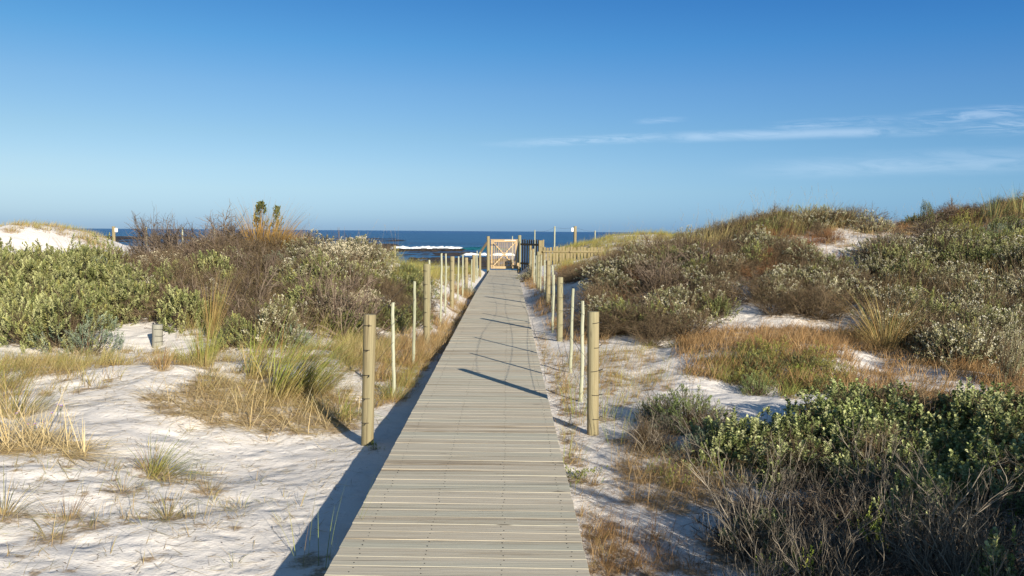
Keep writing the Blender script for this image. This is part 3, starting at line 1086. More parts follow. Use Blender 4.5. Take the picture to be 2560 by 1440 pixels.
# dark weathered panel between the gate post and the square corner post
M_OLDB = mat_wood("old_board_with_shade", [(.25, lin4('#35312a')), (.45, lin4('#4c473d')), (.7, lin4('#625c4f'))], grain=(24, 24, 1.6))  # dark wood with the shade of nearby plants put into its colour
pa_ = at_depth(1304, 598, GD - .25)
pb_ = at_depth(1350, 598, 36.9)
picket_fence(pa_, pb_, pa_[2], pa_[2] - 1.5, 8, .108, M_OLDB, "board_fence", "dark weathered board fence panel standing between gate post and pale picket fence",
             [(pa_[2] - .23, -.035, .09), (pa_[2] - 1.1, -.035, .09)], [], .012)
ct = at_depth(1352, 601, 36.3)
part_o = new_obj("corner_post", None, loc=(ct[0], ct[1], float(H(ct[0], ct[1])) - .2))
tag(part_o, "square pale corner post where dark panel meets picket fence", "post")
hh = ct[2] - part_o.location.z
part(part_o, "shaft", M_PICK, box(0, 0, hh / 2, .16, .14, hh, None, .008))
part(part_o, "side_board", M_PICK, box(.115, .0, hh / 2 + .03, .06, .12, hh, None, .004))
# light picket fence in two bays
for (pa, pb, lab, nn, e) in [(1358, 1421, "pale picket fence bay attached to the square corner post", 8, []),
                             (1425, 1502, "pale picket fence bay ending in the yellow dune grass", 9, [])]:
    A = at_depth(pa, 617.5, 36.2)
    B = at_depth(pb, 617.5, 36.2)
    picket_fence(A, B, A[2], A[2] - 1.15, nn, .10, M_PICK, "picket_fence", lab, [(A[2] - .19, -.035, .075), (A[2] - .85, -.035, .075)], e, .014)
for pxp, lab in ((1423, "square post between the two pale picket fence bays"), (1504.5, "half hidden square end post of the picket fence in dune grass")):
    A = at_depth(pxp, 617, 36.28)
    zf = float(H(A[0], A[1])) - .3
    o = new_obj("fence_post", None, loc=(A[0], A[1], zf))
    part(o, "shaft", M_PICK, box(0, 0, (A[2] - zf) / 2, .1, .1, A[2] - zf, None, .006))
    tag(o, lab, "fence post")

# ------------------------------------------------------------------ plants
def unit(v):
    return v / (np.linalg.norm(v, axis=-1, keepdims=True) + 1e-9)


def lump(d, r):
    """uneven outline: slow bumps by direction"""
    k = r.normal(0, 1, (5, 3)) * 2.6
    ph = r.uniform(0, 6.28, 5)
    return 1 + .21 * np.sin(d @ k.T + ph).sum(1) / 1.6


def dome(n, r, flat=.75, shell=.45):
    az = r.uniform(0, 2 * np.pi, n)
    z = r.random(n) ** flat
    d = np.stack([np.cos(az) * np.sqrt(1 - z * z), np.sin(az) * np.sqrt(1 - z * z), z], -1)
    rad = lump(d, r) * (shell + (1 - shell) * r.random(n) ** .4)
    return d, rad


def stems_to(tips, dirs, back, r, spread=.16, r0=.004, r1=.0012, sag=.0, sides=3):
    """curved stems from a narrow foot up to the shoot tips"""
    n = len(tips)
    foot = np.stack([tips[:, 0] * spread, tips[:, 1] * spread, np.zeros(n)], -1) + r.normal(0, .02, (n, 3)) * [1, 1, 0]
    end = tips - dirs * back
    mid = foot * .45 + end * .55 + np.stack([end[:, 0] * .12, end[:, 1] * .12, -.04 - end[:, 2] * .1], -1) + r.normal(0, .02, (n, 3))
    t_ = np.linspace(0, 1, 5)[None, :, None]
    P_ = foot[:, None] * (1 - t_) ** 2 + 2 * mid[:, None] * t_ * (1 - t_) + end[:, None] * t_ ** 2
    P_ = np.concatenate([P_, tips[:, None]], 1)
    Rr = np.linspace(1, 0, 6)[None, :] * (r0 - r1) + r1
    return tube(P_, np.repeat(Rr, n, 0), sides)


def leafy(seed, shoots, per, ll, lw, slen, up, pal, bark, hgt=.6, wide=.5, rounded=False, shell=.45, flower=None, nstem=.35, flat=.75, open_=.8, dead=0.0):
    """a shrub of leafy shoots: returns (foliage, branches) as gathered geometry"""
    r = np.random.default_rng(seed)
    d, rad = dome(shoots, r, flat, shell)
    tips = d * rad[:, None] * np.array([wide, wide, hgt])
    tips[:, 2] = np.maximum(tips[:, 2], .05)
    sd = unit(d * (1 - up) * np.array([1, 1, .6]) + np.array([0, 0, up]) + r.normal(0, .22, d.shape))
    F_, B_ = MB(), MB()
    sl_ = slen * r.uniform(.6, 1.35, shoots)
    base = pick(pal, shoots, r, .16)
    n = shoots * per
    j = np.tile((np.arange(per) + .5) / per, shoots)
    si = np.repeat(np.arange(shoots), per)
    pos = tips[si] - sd[si] * (sl_[si] * (1 - j))[:, None]
    ref = unit(np.cross(sd, np.where(np.abs(sd[:, 2:3]) > .9, [[1., 0, 0]], [[0, 0, 1.]])))
    ref2 = np.cross(sd, ref)
    an = np.tile(np.arange(per) * 2.4, shoots) + r.uniform(0, 6, shoots)[si] + r.normal(0, .3, n)
    radial = ref[si] * np.cos(an)[:, None] + ref2[si] * np.sin(an)[:, None]
    ld = sd[si] * (.35 + .75 * j[:, None]) + radial * (open_ * (1.15 - .6 * j[:, None])) + r.normal(0, .12, (n, 3))
    L = ll * r.uniform(.7, 1.3, n) * (1 - .25 * j)
    Wd = lw * r.uniform(.75, 1.25, n)
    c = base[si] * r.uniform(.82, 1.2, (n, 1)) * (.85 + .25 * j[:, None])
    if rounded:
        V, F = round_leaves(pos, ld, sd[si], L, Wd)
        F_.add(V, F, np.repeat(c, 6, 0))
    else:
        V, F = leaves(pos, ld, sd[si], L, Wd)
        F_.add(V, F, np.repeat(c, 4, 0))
    if flower:
        k = int(shoots * flower[1])
        ii = r.choice(shoots, k, replace=False)
        fp = np.repeat(tips[ii], 5, 0) + r.normal(0, ll * .35, (k * 5, 3))
        fd = unit(r.normal(0, 1, (k * 5, 3)) + [0, 0, 1])
        V, F = leaves(fp, fd, unit(r.normal(0, 1, (k * 5, 3))), np.full(k * 5, ll * flower[2]), np.full(k * 5, ll * flower[2] * .8), .4)
        F_.add(V, F, np.repeat(pick([(flower[0], 1)], k * 5, r, .12), 4, 0))
    ks = r.choice(shoots, int(shoots * nstem), replace=False)
    V, F = stems_to(tips[ks], sd[ks], sl_[ks][:, None] * .8, r, r0=.0045, r1=.0014)
    cb = np.repeat(pick(bark, len(ks), r, .25), len(V) // len(ks), 0)
    B_.add(V, F, cb)
    if dead > 0:
        kd = int(shoots * dead)
        d2, rad2 = dome(kd, r, flat, .8)
        t2 = d2 * rad2[:, None] * np.array([wide, wide, hgt]) * 1.05
        t2[:, 2] = np.maximum(t2[:, 2], .05)
        V, F = stems_to(t2, unit(d2 + [0, 0, .4]), .1, r, r0=.004, r1=.0012)
        B_.add(V, F, np.repeat(pick(bark, kd, r, .25), len(V) // kd, 0))
    return F_, B_


def twiggy(seed, mains, kids, grand, pal, hgt=.6, wide=.5, r0=.006, up=.35, crook=.10, leaf=None, droop=0.0):
    """a leafless shrub: forked twigs in three orders"""
    r = np.random.default_rng(seed)
    B_, F_ = MB(), MB()
    d, rad = dome(mains, r, .7, .75)
    tips = d * rad[:, None] * np.array([wide, wide, hgt])
    tips[:, 2] = np.maximum(tips[:, 2], .06)

    def curve(a, dr, L, k, cr):
        n = len(a)
        st = (L / (k - 1))[:, None]
        P_ = [a]
        dd = unit(dr)
        for _ in range(k - 1):
            dd = unit(dd + r.normal(0, cr, (n, 3)) + np.array([0, 0, -droop]))
            P_.append(P_[-1] + dd * st)
        return np.stack(P_, 1)
    foot = np.stack([tips[:, 0] * .12, tips[:, 1] * .12, np.zeros(mains)], -1)
    L0 = np.linalg.norm(tips - foot, axis=1)
    P0 = curve(foot, tips - foot + [0, 0, .1], L0, 7, crook)
    Rr = np.repeat(np.linspace(1, .35, 7)[None] * r0, mains, 0) * r.uniform(.7, 1.2, (mains, 1))
    V, F = tube(P0, Rr, 4)
    B_.add(V, F, np.repeat(pick(pal, mains, r, .2), 28, 0))

    def children(Pp, n, Lr, k, rad_, cr, sides):
        m_, kk, _ = Pp.shape
        pi = r.integers(0, m_, n)
        tt = r.uniform(.25, .98, n) * (kk - 1)
        i0 = np.minimum(tt.astype(int), kk - 2)
        fr = (tt - i0)[:, None]
        a = Pp[pi, i0] * (1 - fr) + Pp[pi, i0 + 1] * fr
        tg = unit(Pp[pi, i0 + 1] - Pp[pi, i0])
        dr = unit(tg + r.normal(0, .55, (n, 3)) + np.array([0, 0, up]))
        P_ = curve(a, dr, Lr * r.uniform(.5, 1.3, n), k, cr)
        P_[:, :, 2] = np.maximum(P_[:, :, 2], .01)
        Rr_ = np.repeat(np.linspace(1, .45, k)[None] * rad_, n, 0)
        V_, F__ = tube(P_, Rr_, sides)
        B_.add(V_, F__, np.repeat(pick(pal, n, r, .25), k * sides, 0))
        return P_
    P1 = children(P0, kids, .32 * max(hgt, .45), 5, r0 * .42, crook * 1.3, 3)
    P2 = children(P1, grand, .17 * max(hgt, .45), 4, r0 * .24, crook * 1.5, 3) if grand else P1
    if leaf:
        pal_l, cnt, ll, lw = leaf
        pi = r.integers(0, len(P2), cnt)
        ki = r.integers(1, P2.shape[1], cnt)
        pos = P2[pi, ki]
        ld = unit(P2[pi, ki] - P2[pi, ki - 1]) + r.normal(0, .6, (cnt, 3))
        V, F = leaves(pos, ld, unit(r.normal(0, 1, (cnt, 3))), ll * r.uniform(.6, 1.3, cnt), lw * r.uniform(.7, 1.3, cnt))
        F_.add(V, F, np.repeat(pick(pal_l, cnt, r, .2), 4, 0))
    return F_, B_


def tussock(seed, n, L, spread=.09, lean=.25, bend=.9, wid=.006, wind=(0.3, .35), root='#cdb680', tips=(('#a3b054', 4), ('#b8ba60', 3), ('#8f9e4c', 2), ('#cdbb76', 1)), straw=.2, k=6, heads=0):
    """a clump of marram-like grass blown one way; wind = (bearing, strength)"""
    r = np.random.default_rng(seed)
    az = r.uniform(0, 2 * np.pi, n)
    rr = spread * np.sqrt(r.random(n))
    base = np.stack([rr * np.cos(az), rr * np.sin(az), np.full(n, -.02)], -1)
    th = np.abs(r.normal(0, lean, n)) + rr / spread * lean * .8
    vx = np.cos(az) * th + math.cos(wind[0]) * wind[1]
    vy = np.sin(az) * th + math.sin(wind[0]) * wind[1]
    az2 = np.arctan2(vy, vx)
    th2 = np.hypot(vx, vy)
    LL = L * r.uniform(.45, 1.15, n)
    c1 = pick(tips, n, r, .2)
    c0 = pick([(root, 1)], n, r, .2)
    st = r.random(n) < straw
    c1[st] = pick([('#c9ad72', 2), ('#b08d55', 1)], int(st.sum()), r, .2)
    th2[st] *= 1.7
    V, F, C = blades(base, az2, LL, np.minimum(th2, 1.35), bend * r.uniform(.4, 1.4, n), wid * r.uniform(.6, 1.3, n), k, c0, c1, r=r, floor=.0)
    mb = MB().add(V, F, C)
    if heads:
        hb = base[:heads] * .8
        haz = r.uniform(0, 6.28, heads)
        hl = L * r.uniform(1.0, 1.35, heads)
        hth = np.abs(r.normal(.12, .1, heads))
        V, F, C = blades(hb, haz, hl, hth, np.full(heads, .35), np.full(heads, wid * .55), 5, pick([('#b59f68', 1)], heads, r), pick([('#c8b283', 1)], heads, r), r=r)
        mb.add(V, F, C)
        tip = V.reshape(heads, 6, 2, 3)[:, -2:, :, :].mean(2)
        hp = np.repeat(tip[:, 0], 8, 0) + np.repeat(tip[:, 1] - tip[:, 0], 8, 0) * np.tile(np.linspace(0, 1, 8), heads)[:, None]
        hd = np.repeat(tip[:, 1] - tip[:, 0], 8, 0) * 8 + r.normal(0, .35, (heads * 8, 3))
        V, F = leaves(hp, hd, unit(r.normal(0, 1, (heads * 8, 3))), np.full(heads * 8, .03), np.full(heads * 8, .007))
        mb.add(V, F, np.repeat(pick([('#b7a06f', 1)], heads * 8, r, .2), 4, 0))
    return mb


GREY_BARK = [('#5d5142', 3), ('#776a57', 2), ('#463a2f', 2)]
BROWN_TWIG = [('#6f614f', 3), ('#8a795f', 2), ('#4e4337', 3), ('#7a6448', 1)]
GREYGREEN = [('#a5a76f', 4), ('#b7b981', 3), ('#8d9459', 3), ('#a09f60', 2), ('#7a824c', 2)]
OLIVE = [('#8a9058', 3), ('#777f4d', 3), ('#9aa066', 2), ('#a8a45c', 1)]
SILVER = [('#b7b28c', 4), ('#a3a078', 3), ('#cac49f', 2), ('#8b8c60', 3), ('#7d7a50', 2)]
CREAM = [('#cfc7a4', 3), ('#b8ae8c', 3), ('#a59c7c', 2), ('#8f8f68', 1)]
YELLOWGREEN = [('#a4a452', 3), ('#b7b060', 2), ('#8f9448', 2)]
BLUEGREEN = [('#8b9a80', 3), ('#74866c', 2), ('#a0ac92', 1)]
DEEPGREEN = [('#7f8f55', 3), ('#6c7c48', 3), ('#95a068', 2), ('#a3ad76', 1)]
ROUNDGREEN = [('#a3ac70', 3), ('#b6bc84', 3), ('#8d9a5c', 3), ('#c1c694', 1), ('#7b874e', 1)]
FRESH = [('#9aa84c', 2), ('#b0b656', 2), ('#86983f', 1)]

SPEC = {}     # species -> list of (foliage arrays or None, branch arrays or None)


def species(name, n, fn, seed):
    SPEC[name] = [fn(seed + i * 17) for i in range(n)]


species('greygreen', 4, lambda s: leafy(s, 200, 14, .054, .023, .15, .66, GREYGREEN, GREY_BARK, .62, .5, shell=.5, nstem=.35, dead=.15), 1000)
species('olive', 3, lambda s: leafy(s, 260, 12, .042, .016, .12, .5, OLIVE, GREY_BARK, .6, .5, shell=.42, nstem=.35, dead=.35), 1100)
species('silver', 4, lambda s: leafy(s, 185, 12, .042, .019, .12, .42, SILVER, BROWN_TWIG, .58, .5, shell=.42, nstem=.6, open_=1.0, dead=.9, flower=('#d6d2bd', .3, .6)), 1200)
species('cream', 2, lambda s: leafy(s, 260, 10, .03, .014, .12, .7, CREAM, GREY_BARK, .55, .5, shell=.55, nstem=.4, flower=('#ddd3b4', .8, .9)), 1300)
species('yellowgreen', 2, lambda s: leafy(s, 320, 12, .04, .011, .14, .7, YELLOWGREEN, GREY_BARK, .62, .5, shell=.5, nstem=.25), 1400)
species('bluegreen', 2, lambda s: leafy(s, 260, 14, .03, .009, .12, .55, BLUEGREEN, BROWN_TWIG, .5, .5, shell=.5, nstem=.3), 1500)
species('deepgreen', 2, lambda s: leafy(s, 230, 13, .04, .014, .12, .45, DEEPGREEN, BROWN_TWIG, .5, .5, shell=.55, nstem=.6, dead=.5), 1600)
species('roundleaf', 4, lambda s: leafy(s, 170, 11, .05, .034, .13, .6, ROUNDGREEN, BROWN_TWIG, .55, .5, rounded=True, shell=.5, nstem=.5, open_=.95), 1700)
species('fresh', 2, lambda s: leafy(s, 70, 9, .05, .019, .1, .6, FRESH, GREY_BARK, .5, .5, shell=.3, nstem=.5), 1800)
species('brown', 5, lambda s: twiggy(s, 40, 520, 1700, BROWN_TWIG, .55, .5, .005, .3, .12, leaf=([('#8c7d58', 3), ('#978b66', 2), ('#7d7a52', 2)], 900, .018, .006)), 2000)
species('rust', 2, lambda s: twiggy(s, 40, 520, 1500, [('#8a6446', 2), ('#9c7450', 2), ('#74533c', 1)], .5, .5, .004, .3, .14, leaf=([('#a07a50', 2), ('#8a6a48', 2)], 900, .02, .007)), 2100)
species('bare', 4, lambda s: twiggy(s, 14, 230, 1050, [('#6d6155', 3), ('#847768', 2), ('#5b5046', 1)], 1.0, .6, .014, .4, .2), 2200)
species('deadmat', 3, lambda s: twiggy(s, 30, 260, 520, [('#75675a', 3), ('#8d7f6e', 2), ('#5b4d42', 2)], .3, .62, .009, .1, .2, droop=.03), 2300)
species('neartwig', 4, lambda s: twiggy(s, 22, 130, 200, [('#857c6e', 3), ('#9d9484', 2), ('#5e564b', 2)], .72, .55, .0058, .6, .15), 2400)
species('palm_sprig', 1, lambda s: leafy(s, 46, 10, .075, .036, .13, .35, [('#6d7344', 3), ('#5a6238', 2), ('#7f8050', 1)], GREY_BARK, 1.12, .26, shell=.86, nstem=.5, flat=.12), 2500)

MESH = {}


def spec_mesh(sp, v):
    if (sp, v) not in MESH:
        f_, b_ = SPEC[sp][v]
        MESH[(sp, v)] = (f_.mesh("foliage", M_LEAF) if f_.n else None, b_.mesh("branches", M_TWIG) if b_.n else None)
    return MESH[(sp, v)]


LITTER = []
rs = np.random.default_rng(77)
NAMES = {'greygreen': 'grey_green_shrub', 'olive': 'olive_shrub', 'silver': 'silver_leaved_shrub', 'cream': 'everlasting_bush', 'yellowgreen': 'yellow_green_shrub',
         'bluegreen': 'blue_green_shrub', 'deepgreen': 'deep_green_shrub', 'roundleaf': 'round_leaved_shrub', 'fresh': 'seedling_shrub', 'brown': 'dry_twiggy_shrub',
         'rust': 'rusty_shrub', 'bare': 'bare_bush', 'deadmat': 'dead_branches', 'neartwig': 'leafless_twig_shrub', 'palm_sprig': 'leafy_sprig'}


def shrub(sp, x, y, wd, h, label, group=None, rot=None, sink=.04, stretch=None, cat="shrub", lit=.8):
    nat = {'bare': 1.0, 'deadmat': .3, 'neartwig': .72, 'palm_sprig': 1.2}.get(sp, .57)
    v = int(rs.integers(0, len(SPEC[sp])))
    fm, bm = spec_mesh(sp, v)
    z = float(H(x, y))
    # tilt with the slope a little so that the skirt meets the sand
    e = .3
    gx = float(H(x + e, y) - H(x - e, y)) / (2 * e)
    gy = float(H(x, y + e) - H(x, y - e)) / (2 * e)
    n = Vector((-gx * .7, -gy * .7, 1)).normalized()
    q = Vector((0, 0, 1)).rotation_difference(n).to_matrix() @ Matrix.Rotation(rs.uniform(0, 6.28) if rot is None else rot, 3, 'Z')
    root = new_obj(NAMES[sp], None, None, (x, y, z - sink))
    root.rotation_euler = q.to_euler()
    root.scale = (wd, wd * (stretch or rs.uniform(.85, 1.15)), h / nat)
    for nm, me in (("foliage", fm), ("branches", bm)):
        if me is not None:
            new_obj(nm, me, root)
    tag(root, label, cat, group)
    if lit:
        LITTER.append((x, y, wd * .55 * lit))
    return root


def shrub_px(sp, px, py, wd, h, label, **k):
    x, y, z = ground_at(px, py)
    return shrub(sp, x, y, wd, h, label, **k)


def shrub_at(sp, px, y, wd, h, label, **k):
    x = float(rays(px, 600)[0] * y)
    return shrub(sp, x, y, wd, h, label, **k)


def shrub_top(sp, px, ytop, y, wd, label, **k):
    x, _, zt = at_depth(px, ytop, y)
    return shrub(sp, x, y, wd, max(.25, (zt - float(H(x, y)) + .04) / k.pop('full', 1.12 if sp == 'bare' else .92)), label, **k)


def grass_tuft(name, px, py, mb, label, scale=1.0, rot=0.0, group=None, y=None, cat="grass"):
    if y is None:
        x, y, z = ground_at(px, py)
    else:
        x = float(rays(px, 600)[0] * y)
        z = float(H(x, y))
    o = new_obj(name, mb if isinstance(mb, bpy.types.Mesh) else mb.mesh(name, M_GRASS), None, (x, y, z))
    o.scale = (scale,) * 3
    o.rotation_euler = (0, 0, rot)
    tag(o, label, cat, group)
    LITTER.append((x, y, .22 * scale))
    return o

# ------------------------------------------------------------------ scrub: the shrubs that stand out, each with its own words
shrub_top('bare', 368, 538, 20.5, 1.15, "sparse bare bush standing beside the mottled white crest pole", lit=0)
shrub_top('bare', 402, 527, 20.0, .9, "thin leafless bush with one arching stem against the sea", lit=0)
shrub_top('bare', 438, 508, 19.5, 1.2, "tallest twisted bare bush rising highest against the sky", lit=0)
shrub_top('bare', 470, 545, 20.5, 1.0, "lower bare bush filling the gap behind the tallest twisted bush", lit=0)
shrub_top('bare', 528, 533, 20.0, 1.3, "low bare bush spreading between the tallest twisted bush and the upright one", lit=0)
shrub_top('bare', 570, 518, 19.5, 1.1, "upright fan shaped bare bush against the sky", lit=0)
shrub_top('bare', 760, 560, 20.0, .7, "small bare bush behind the pale silver cushion on the crest", lit=0)
shrub_at('deadmat', 480, 21.0, 1.9, .45, "tangle of dead grey branches lying across the crest under the bare bushes")
shrub_at('deadmat', 420, 18.0, 2.0, .4, "long grey dead branches sprawling over the pale everlastings")
shrub_at('deadmat', 330, 19.0, 1.6, .32, "dead branch tangle beside the green bank")
shrub_at('cream', 395, 16.6, 1.3, .42, "cream flowering everlasting bush below the grey dead branches")
shrub_at('cream', 440, 17.6, 1.2, .40, "cream everlasting bush tucked against the sprawling dead branches")
shrub_at('cream', 540, 19.2, 1.3, .45, "pale cream bush near the crest below the upright bare bush")
shrub_top('silver', 780, 598, 18.4, 1.5, "pale silver cushion bush crowning the crest beside the golden tussock")
shrub_top('silver', 850, 588, 18.2, 1.5, "dome of silver leaved bush on the crest with sea behind")
shrub_top('silver', 910, 612, 18.4, 1.4, "silver leaved bush where the crest drops to the breaking wave")
shrub_at('cream', 835, 17.2, 1.3, .4, "greyish cream bush on the slope under the silver dome")
shrub_top('palm_sprig', 651, 531, 19.6, 1.1, "dark leafy sprig poking above the golden tussock")
shrub_top('palm_sprig', 690, 540, 19.9, .85, "smaller dark leafy sprig just behind the golden tussock")
shrub_at('yellowgreen', 960, 21.5, .9, .35, "bright yellow green bush low behind the greenish second fence post")
shrub_px('bluegreen', 1165, 735, .55, .38, "small dark blue green bush at the boardwalk edge by the third sand side post")
shrub_px('silver', 1318, 702, .8, .42, "silver shrub leaning over the boardwalk edge near the gate")
shrub_px('silver', 1330, 690, .7, .4, "small silver shrub by the dark board panel")
shrub_px('silver', 1140, 815, .3, .14, "tiny silver sprig in the dry grass beside the boardwalk")
shrub_px('deepgreen', 1715, 1062, .74, .42, "dark stemmed blue green bush with flat crown on the white sand behind the near post")
shrub_px('deepgreen', 1890, 985, .5, .34, "dark green bush at the edge of the straw mound")
shrub_px('deepgreen', 1640, 1045, .45, .3, "nearly leafless dark bush joined to the flat crowned bush")
shrub_px('fresh', 1436, 1205, .42, .17, "bright green mat hugging the boardwalk edge in front of the near post", stretch=1.5)
shrub_px('fresh', 1690, 1215, .3, .2, "bright green seedling in the straw in front of the twig thicket")
shrub_px('fresh', 1640, 1185, .26, .17, "small green seedling at the straw heap edge")
shrub_px('fresh', 1780, 1190, .24, .2, "green seedling between straw heap and twig thicket")
shrub_px('fresh', 935, 1125, .18, .13, "dark green seedling at the foot of the thick near post")
shrub_px('silver', 2520, 965, .3, .62, "upright silver white spire rising from the round leaved bushes", sink=.02)
shrub_top('yellowgreen', 2070, 528, 23.2, 1.7, "yellow green bush on the tall dune crest beside the sand saddle")
shrub_top('yellowgreen', 2010, 524, 23.6, 1.6, "yellow green bush on the tall dune crest next to brown scrub")
shrub_top('olive', 2328, 503, 27.0, .5, "small dark umbrella shaped bush on the high skyline")
shrub_top('bare', 2385, 497, 27.0, .7, "tiny bare bush on the high skyline", lit=0)
shrub_at('bare', 2330, 17.5, 1.3, .75, "bare branching bush on the slope above the silver shrubs", lit=0)
shrub_at('neartwig', 2480, 3.75, .9, .62, "pale leafless twig bush in the corner closest to the camera")

shrub_at('brown', 2115, 22.5, 1.2, .4, "low brown shrub at the lip of the sand saddle beside the yellow green bushes")
shrub_at('rust', 2215, 22.0, 1.2, .42, "rusty shrub on the far lip of the sand saddle")
shrub_at('silver', 2170, 19.5, 1.2, .42, "silver shrub below the sand saddle")

# ------------------------------------------------------------------ scrub: the matted thickets, every bush of them an object
def thicket(poly, n, y0, y1, mix, wrange, hrange, where, seed, dens=None, lit=.8):
    pts = scatter(poly, n, y0, y1, seed, dens)
    r = np.random.default_rng(seed + 1)
    names = [m_[0] for m_ in mix]
    wt = np.array([m_[1] for m_ in mix], float)
    for p in pts:
        # keep the sight of the short stub and of the open strip before it free
        if p[1] < STUB[1] + .9 and abs(p[0] - STUB[0] * p[1] / STUB[1]) < .95:
            continue
        sp = names[r.choice(len(names), p=wt / wt.sum())]
        k = r.uniform(0, 1)
        wd = wrange[0] + (wrange[1] - wrange[0]) * k
        h = hrange[0] + (hrange[1] - hrange[0]) * (.6 * k + .4 * r.random())
        if sp in ('brown', 'rust'):
            h *= .9
        kind = NAMES[sp].replace('_', ' ')
        shrub(sp, float(p[0]), float(p[1]), wd, h, f"{kind} {where}", group=f"{kind}s {where}", lit=lit)


thicket([(-60, 600), (120, 615), (260, 650), (330, 720), (430, 800), (400, 880), (250, 912), (-60, 925)], 112, 11.2, 21, [('greygreen', 8), ('olive', 2.4), ('brown', 2.0), ('bluegreen', .5)], (.8, 1.4), (.48, .76),
        "massed on the bank rising behind the white sand", 31)
thicket([(240, 640), (400, 625), (720, 600), (720, 690), (420, 720), (300, 740)], 46, 16, 27, [('brown', 8), ('deadmat', 1.5), ('cream', .8)], (.9, 1.4), (.4, .65),
        "matted over the crest under the bare bushes", 32)
thicket([(330, 700), (700, 670), (860, 690), (900, 860), (700, 880), (420, 885), (400, 800)], 100, 11.4, 19, [('olive', 2.4), ('brown', 8.5), ('greygreen', 1.4), ('bluegreen', .7), ('silver', 1), ('deadmat', 1.3)], (.7, 1.25), (.4, .68),
        "mixed into the slope behind the big green tussock", 33)
thicket([(690, 625), (820, 595), (960, 640), (1000, 700), (860, 720), (700, 690)], 34, 15, 23, [('silver', 4), ('cream', 3), ('brown', 4)], (.8, 1.3), (.4, .62),
        "on the rounded crest before the breaking wave", 34)
thicket([(860, 700), (1000, 680), (1050, 720), (1050, 800), (960, 840), (880, 860)], 48, 11, 20, [('brown', 5), ('olive', 3), ('cream', 1.5), ('greygreen', 1)], (.55, .95), (.28, .45),
        "on the bank beside the sand side fence posts", 35)
thicket([(1500, 640), (1680, 560), (1850, 520), (2000, 520), (2160, 570), (2060, 640), (1900, 640), (1700, 660)], 104, 16, 29, [('brown', 8), ('rust', 2.2), ('silver', 1.2), ('olive', 1.2)], (.8, 1.4), (.4, .62),
        "over the top of the tall dune behind the fence", 36)
thicket([(1500, 690), (1640, 650), (1900, 625), (2060, 640), (2150, 740), (2120, 800), (1900, 800), (1800, 830), (1640, 872), (1500, 860)], 150, 11.2, 21,
        [('silver', 5), ('brown', 7), ('rust', 1.0), ('olive', 1), ('deadmat', .8)], (.75, 1.35), (.38, .6), "on the face of the tall dune above the straw", 37,
        dens=lambda x, y: np.clip(fbm(x * .8 + 3, y * .8, 2) * 1.6 + .9, .4, 1))
thicket([(2190, 640), (2330, 620), (2620, 640), (2640, 930), (2420, 930), (2220, 860), (2190, 740)], 104, 9.5, 20, [('silver', 9), ('olive', 1.6), ('brown', 2), ('greygreen', 1)], (.75, 1.25), (.42, .68),
        "crowding the slope beyond the straw mound", 38)
thicket([(2200, 560), (2330, 520), (2640, 490), (2640, 640), (2420, 640), (2300, 610)], 70, 19, 36, [('brown', 7), ('rust', 3), ('olive', 2), ('deepgreen', 1)], (.8, 1.5), (.35, .6),
        "on the highest dune ridge against the sky", 39)
thicket([(2370, 600), (2640, 560), (2640, 720), (2440, 700)], 20, 14, 24, [('olive', 4), ('deepgreen', 3), ('yellowgreen', 2), ('bluegreen', 1.5)], (.8, 1.3), (.45, .7),
        "below the highest ridge above the silver shrubs", 40)
thicket([(1390, 650), (1560, 630), (1620, 660), (1540, 700), (1520, 800), (1450, 800), (1410, 720)], 56, 13, 33, [('brown', 7), ('rust', 1.6), ('olive', 1)], (.6, 1.1), (.35, .58),
        "along the picket fence side posts", 41, dens=lambda x, y: (np.abs(x - bw_cx(y)) > 1.55) * 1.0)
thicket([(1800, 1110), (1920, 1070), (2120, 1050), (2640, 1060), (2750, 1250), (2400, 1265), (2000, 1235), (1820, 1180)], 66, 4.8, 8.8, [('roundleaf', 9), ('brown', 1.0)], (.5, .8), (.26, .46),
        "growing thickly in front of the straw mound", 42)
thicket([(1680, 1290), (1900, 1240), (2300, 1235), (2900, 1240), (3200, 1800), (2500, 2000), (1900, 1700), (1700, 1480)], 27, 2.9, 5.6, [('neartwig', 9)], (.5, .85), (.4, .62),
        "in the shaded thicket closest to the camera", 43)
thicket([(1800, 1330), (2300, 1250), (2900, 1260), (3100, 1700), (2500, 1900), (2000, 1650)], 20, 3.0, 5.6, [('fresh', 4), ('roundleaf', 4), ('deepgreen', 1)], (.36, .6), (.22, .42),
        "half hidden among the shaded twigs", 44)
thicket([(1530, 1090), (1700, 1050), (1880, 1080), (1880, 1160), (1700, 1150), (1560, 1140)], 16, 6, 8.6, [('brown', 4), ('neartwig', 3), ('bluegreen', 1)], (.4, .65), (.22, .36),
        "on the sand between the near post and the round leaved bushes", 45)
thicket([(1900, 880), (2120, 900), (2200, 940), (2100, 985), (1860, 960)], 10, 8, 12, [('olive', 3), ('fresh', 2), ('yellowgreen', 2)], (.4, .7), (.16, .26),
        "growing low in the straw on the mound", 46)
thicket([(1760, 1330), (2100, 1250), (2900, 1250), (3200, 1800), (2500, 2000), (1900, 1700), (1780, 1480)], 40, 2.9, 5.6, [('deadmat', 5)], (.5, .8), (.12, .22),
        "lying dead on the ground under the near twigs", 47, lit=1.0)
# the tall bushes just outside the view whose shade lies over the near thicket
for bx, by, bwid, bh in [(2.55, 1.95, 1.0, .95), (3.2, 2.5, 1.1, 1.0), (3.8, 3.1, 1.2, 1.0), (4.5, 3.6, 1.3, 1.0), (5.2, 4.2, 1.3, 1.0), (2.9, 1.2, 1.1, .95), (3.3, 1.7, 1.4, 1.1), (4.3, 2.5, 1.5, 1.15)]:
    shrub('greygreen', bx, by, bwid, bh, "tall grey green bush just beyond the corner shading the near thicket", group="tall bushes shading the near thicket")

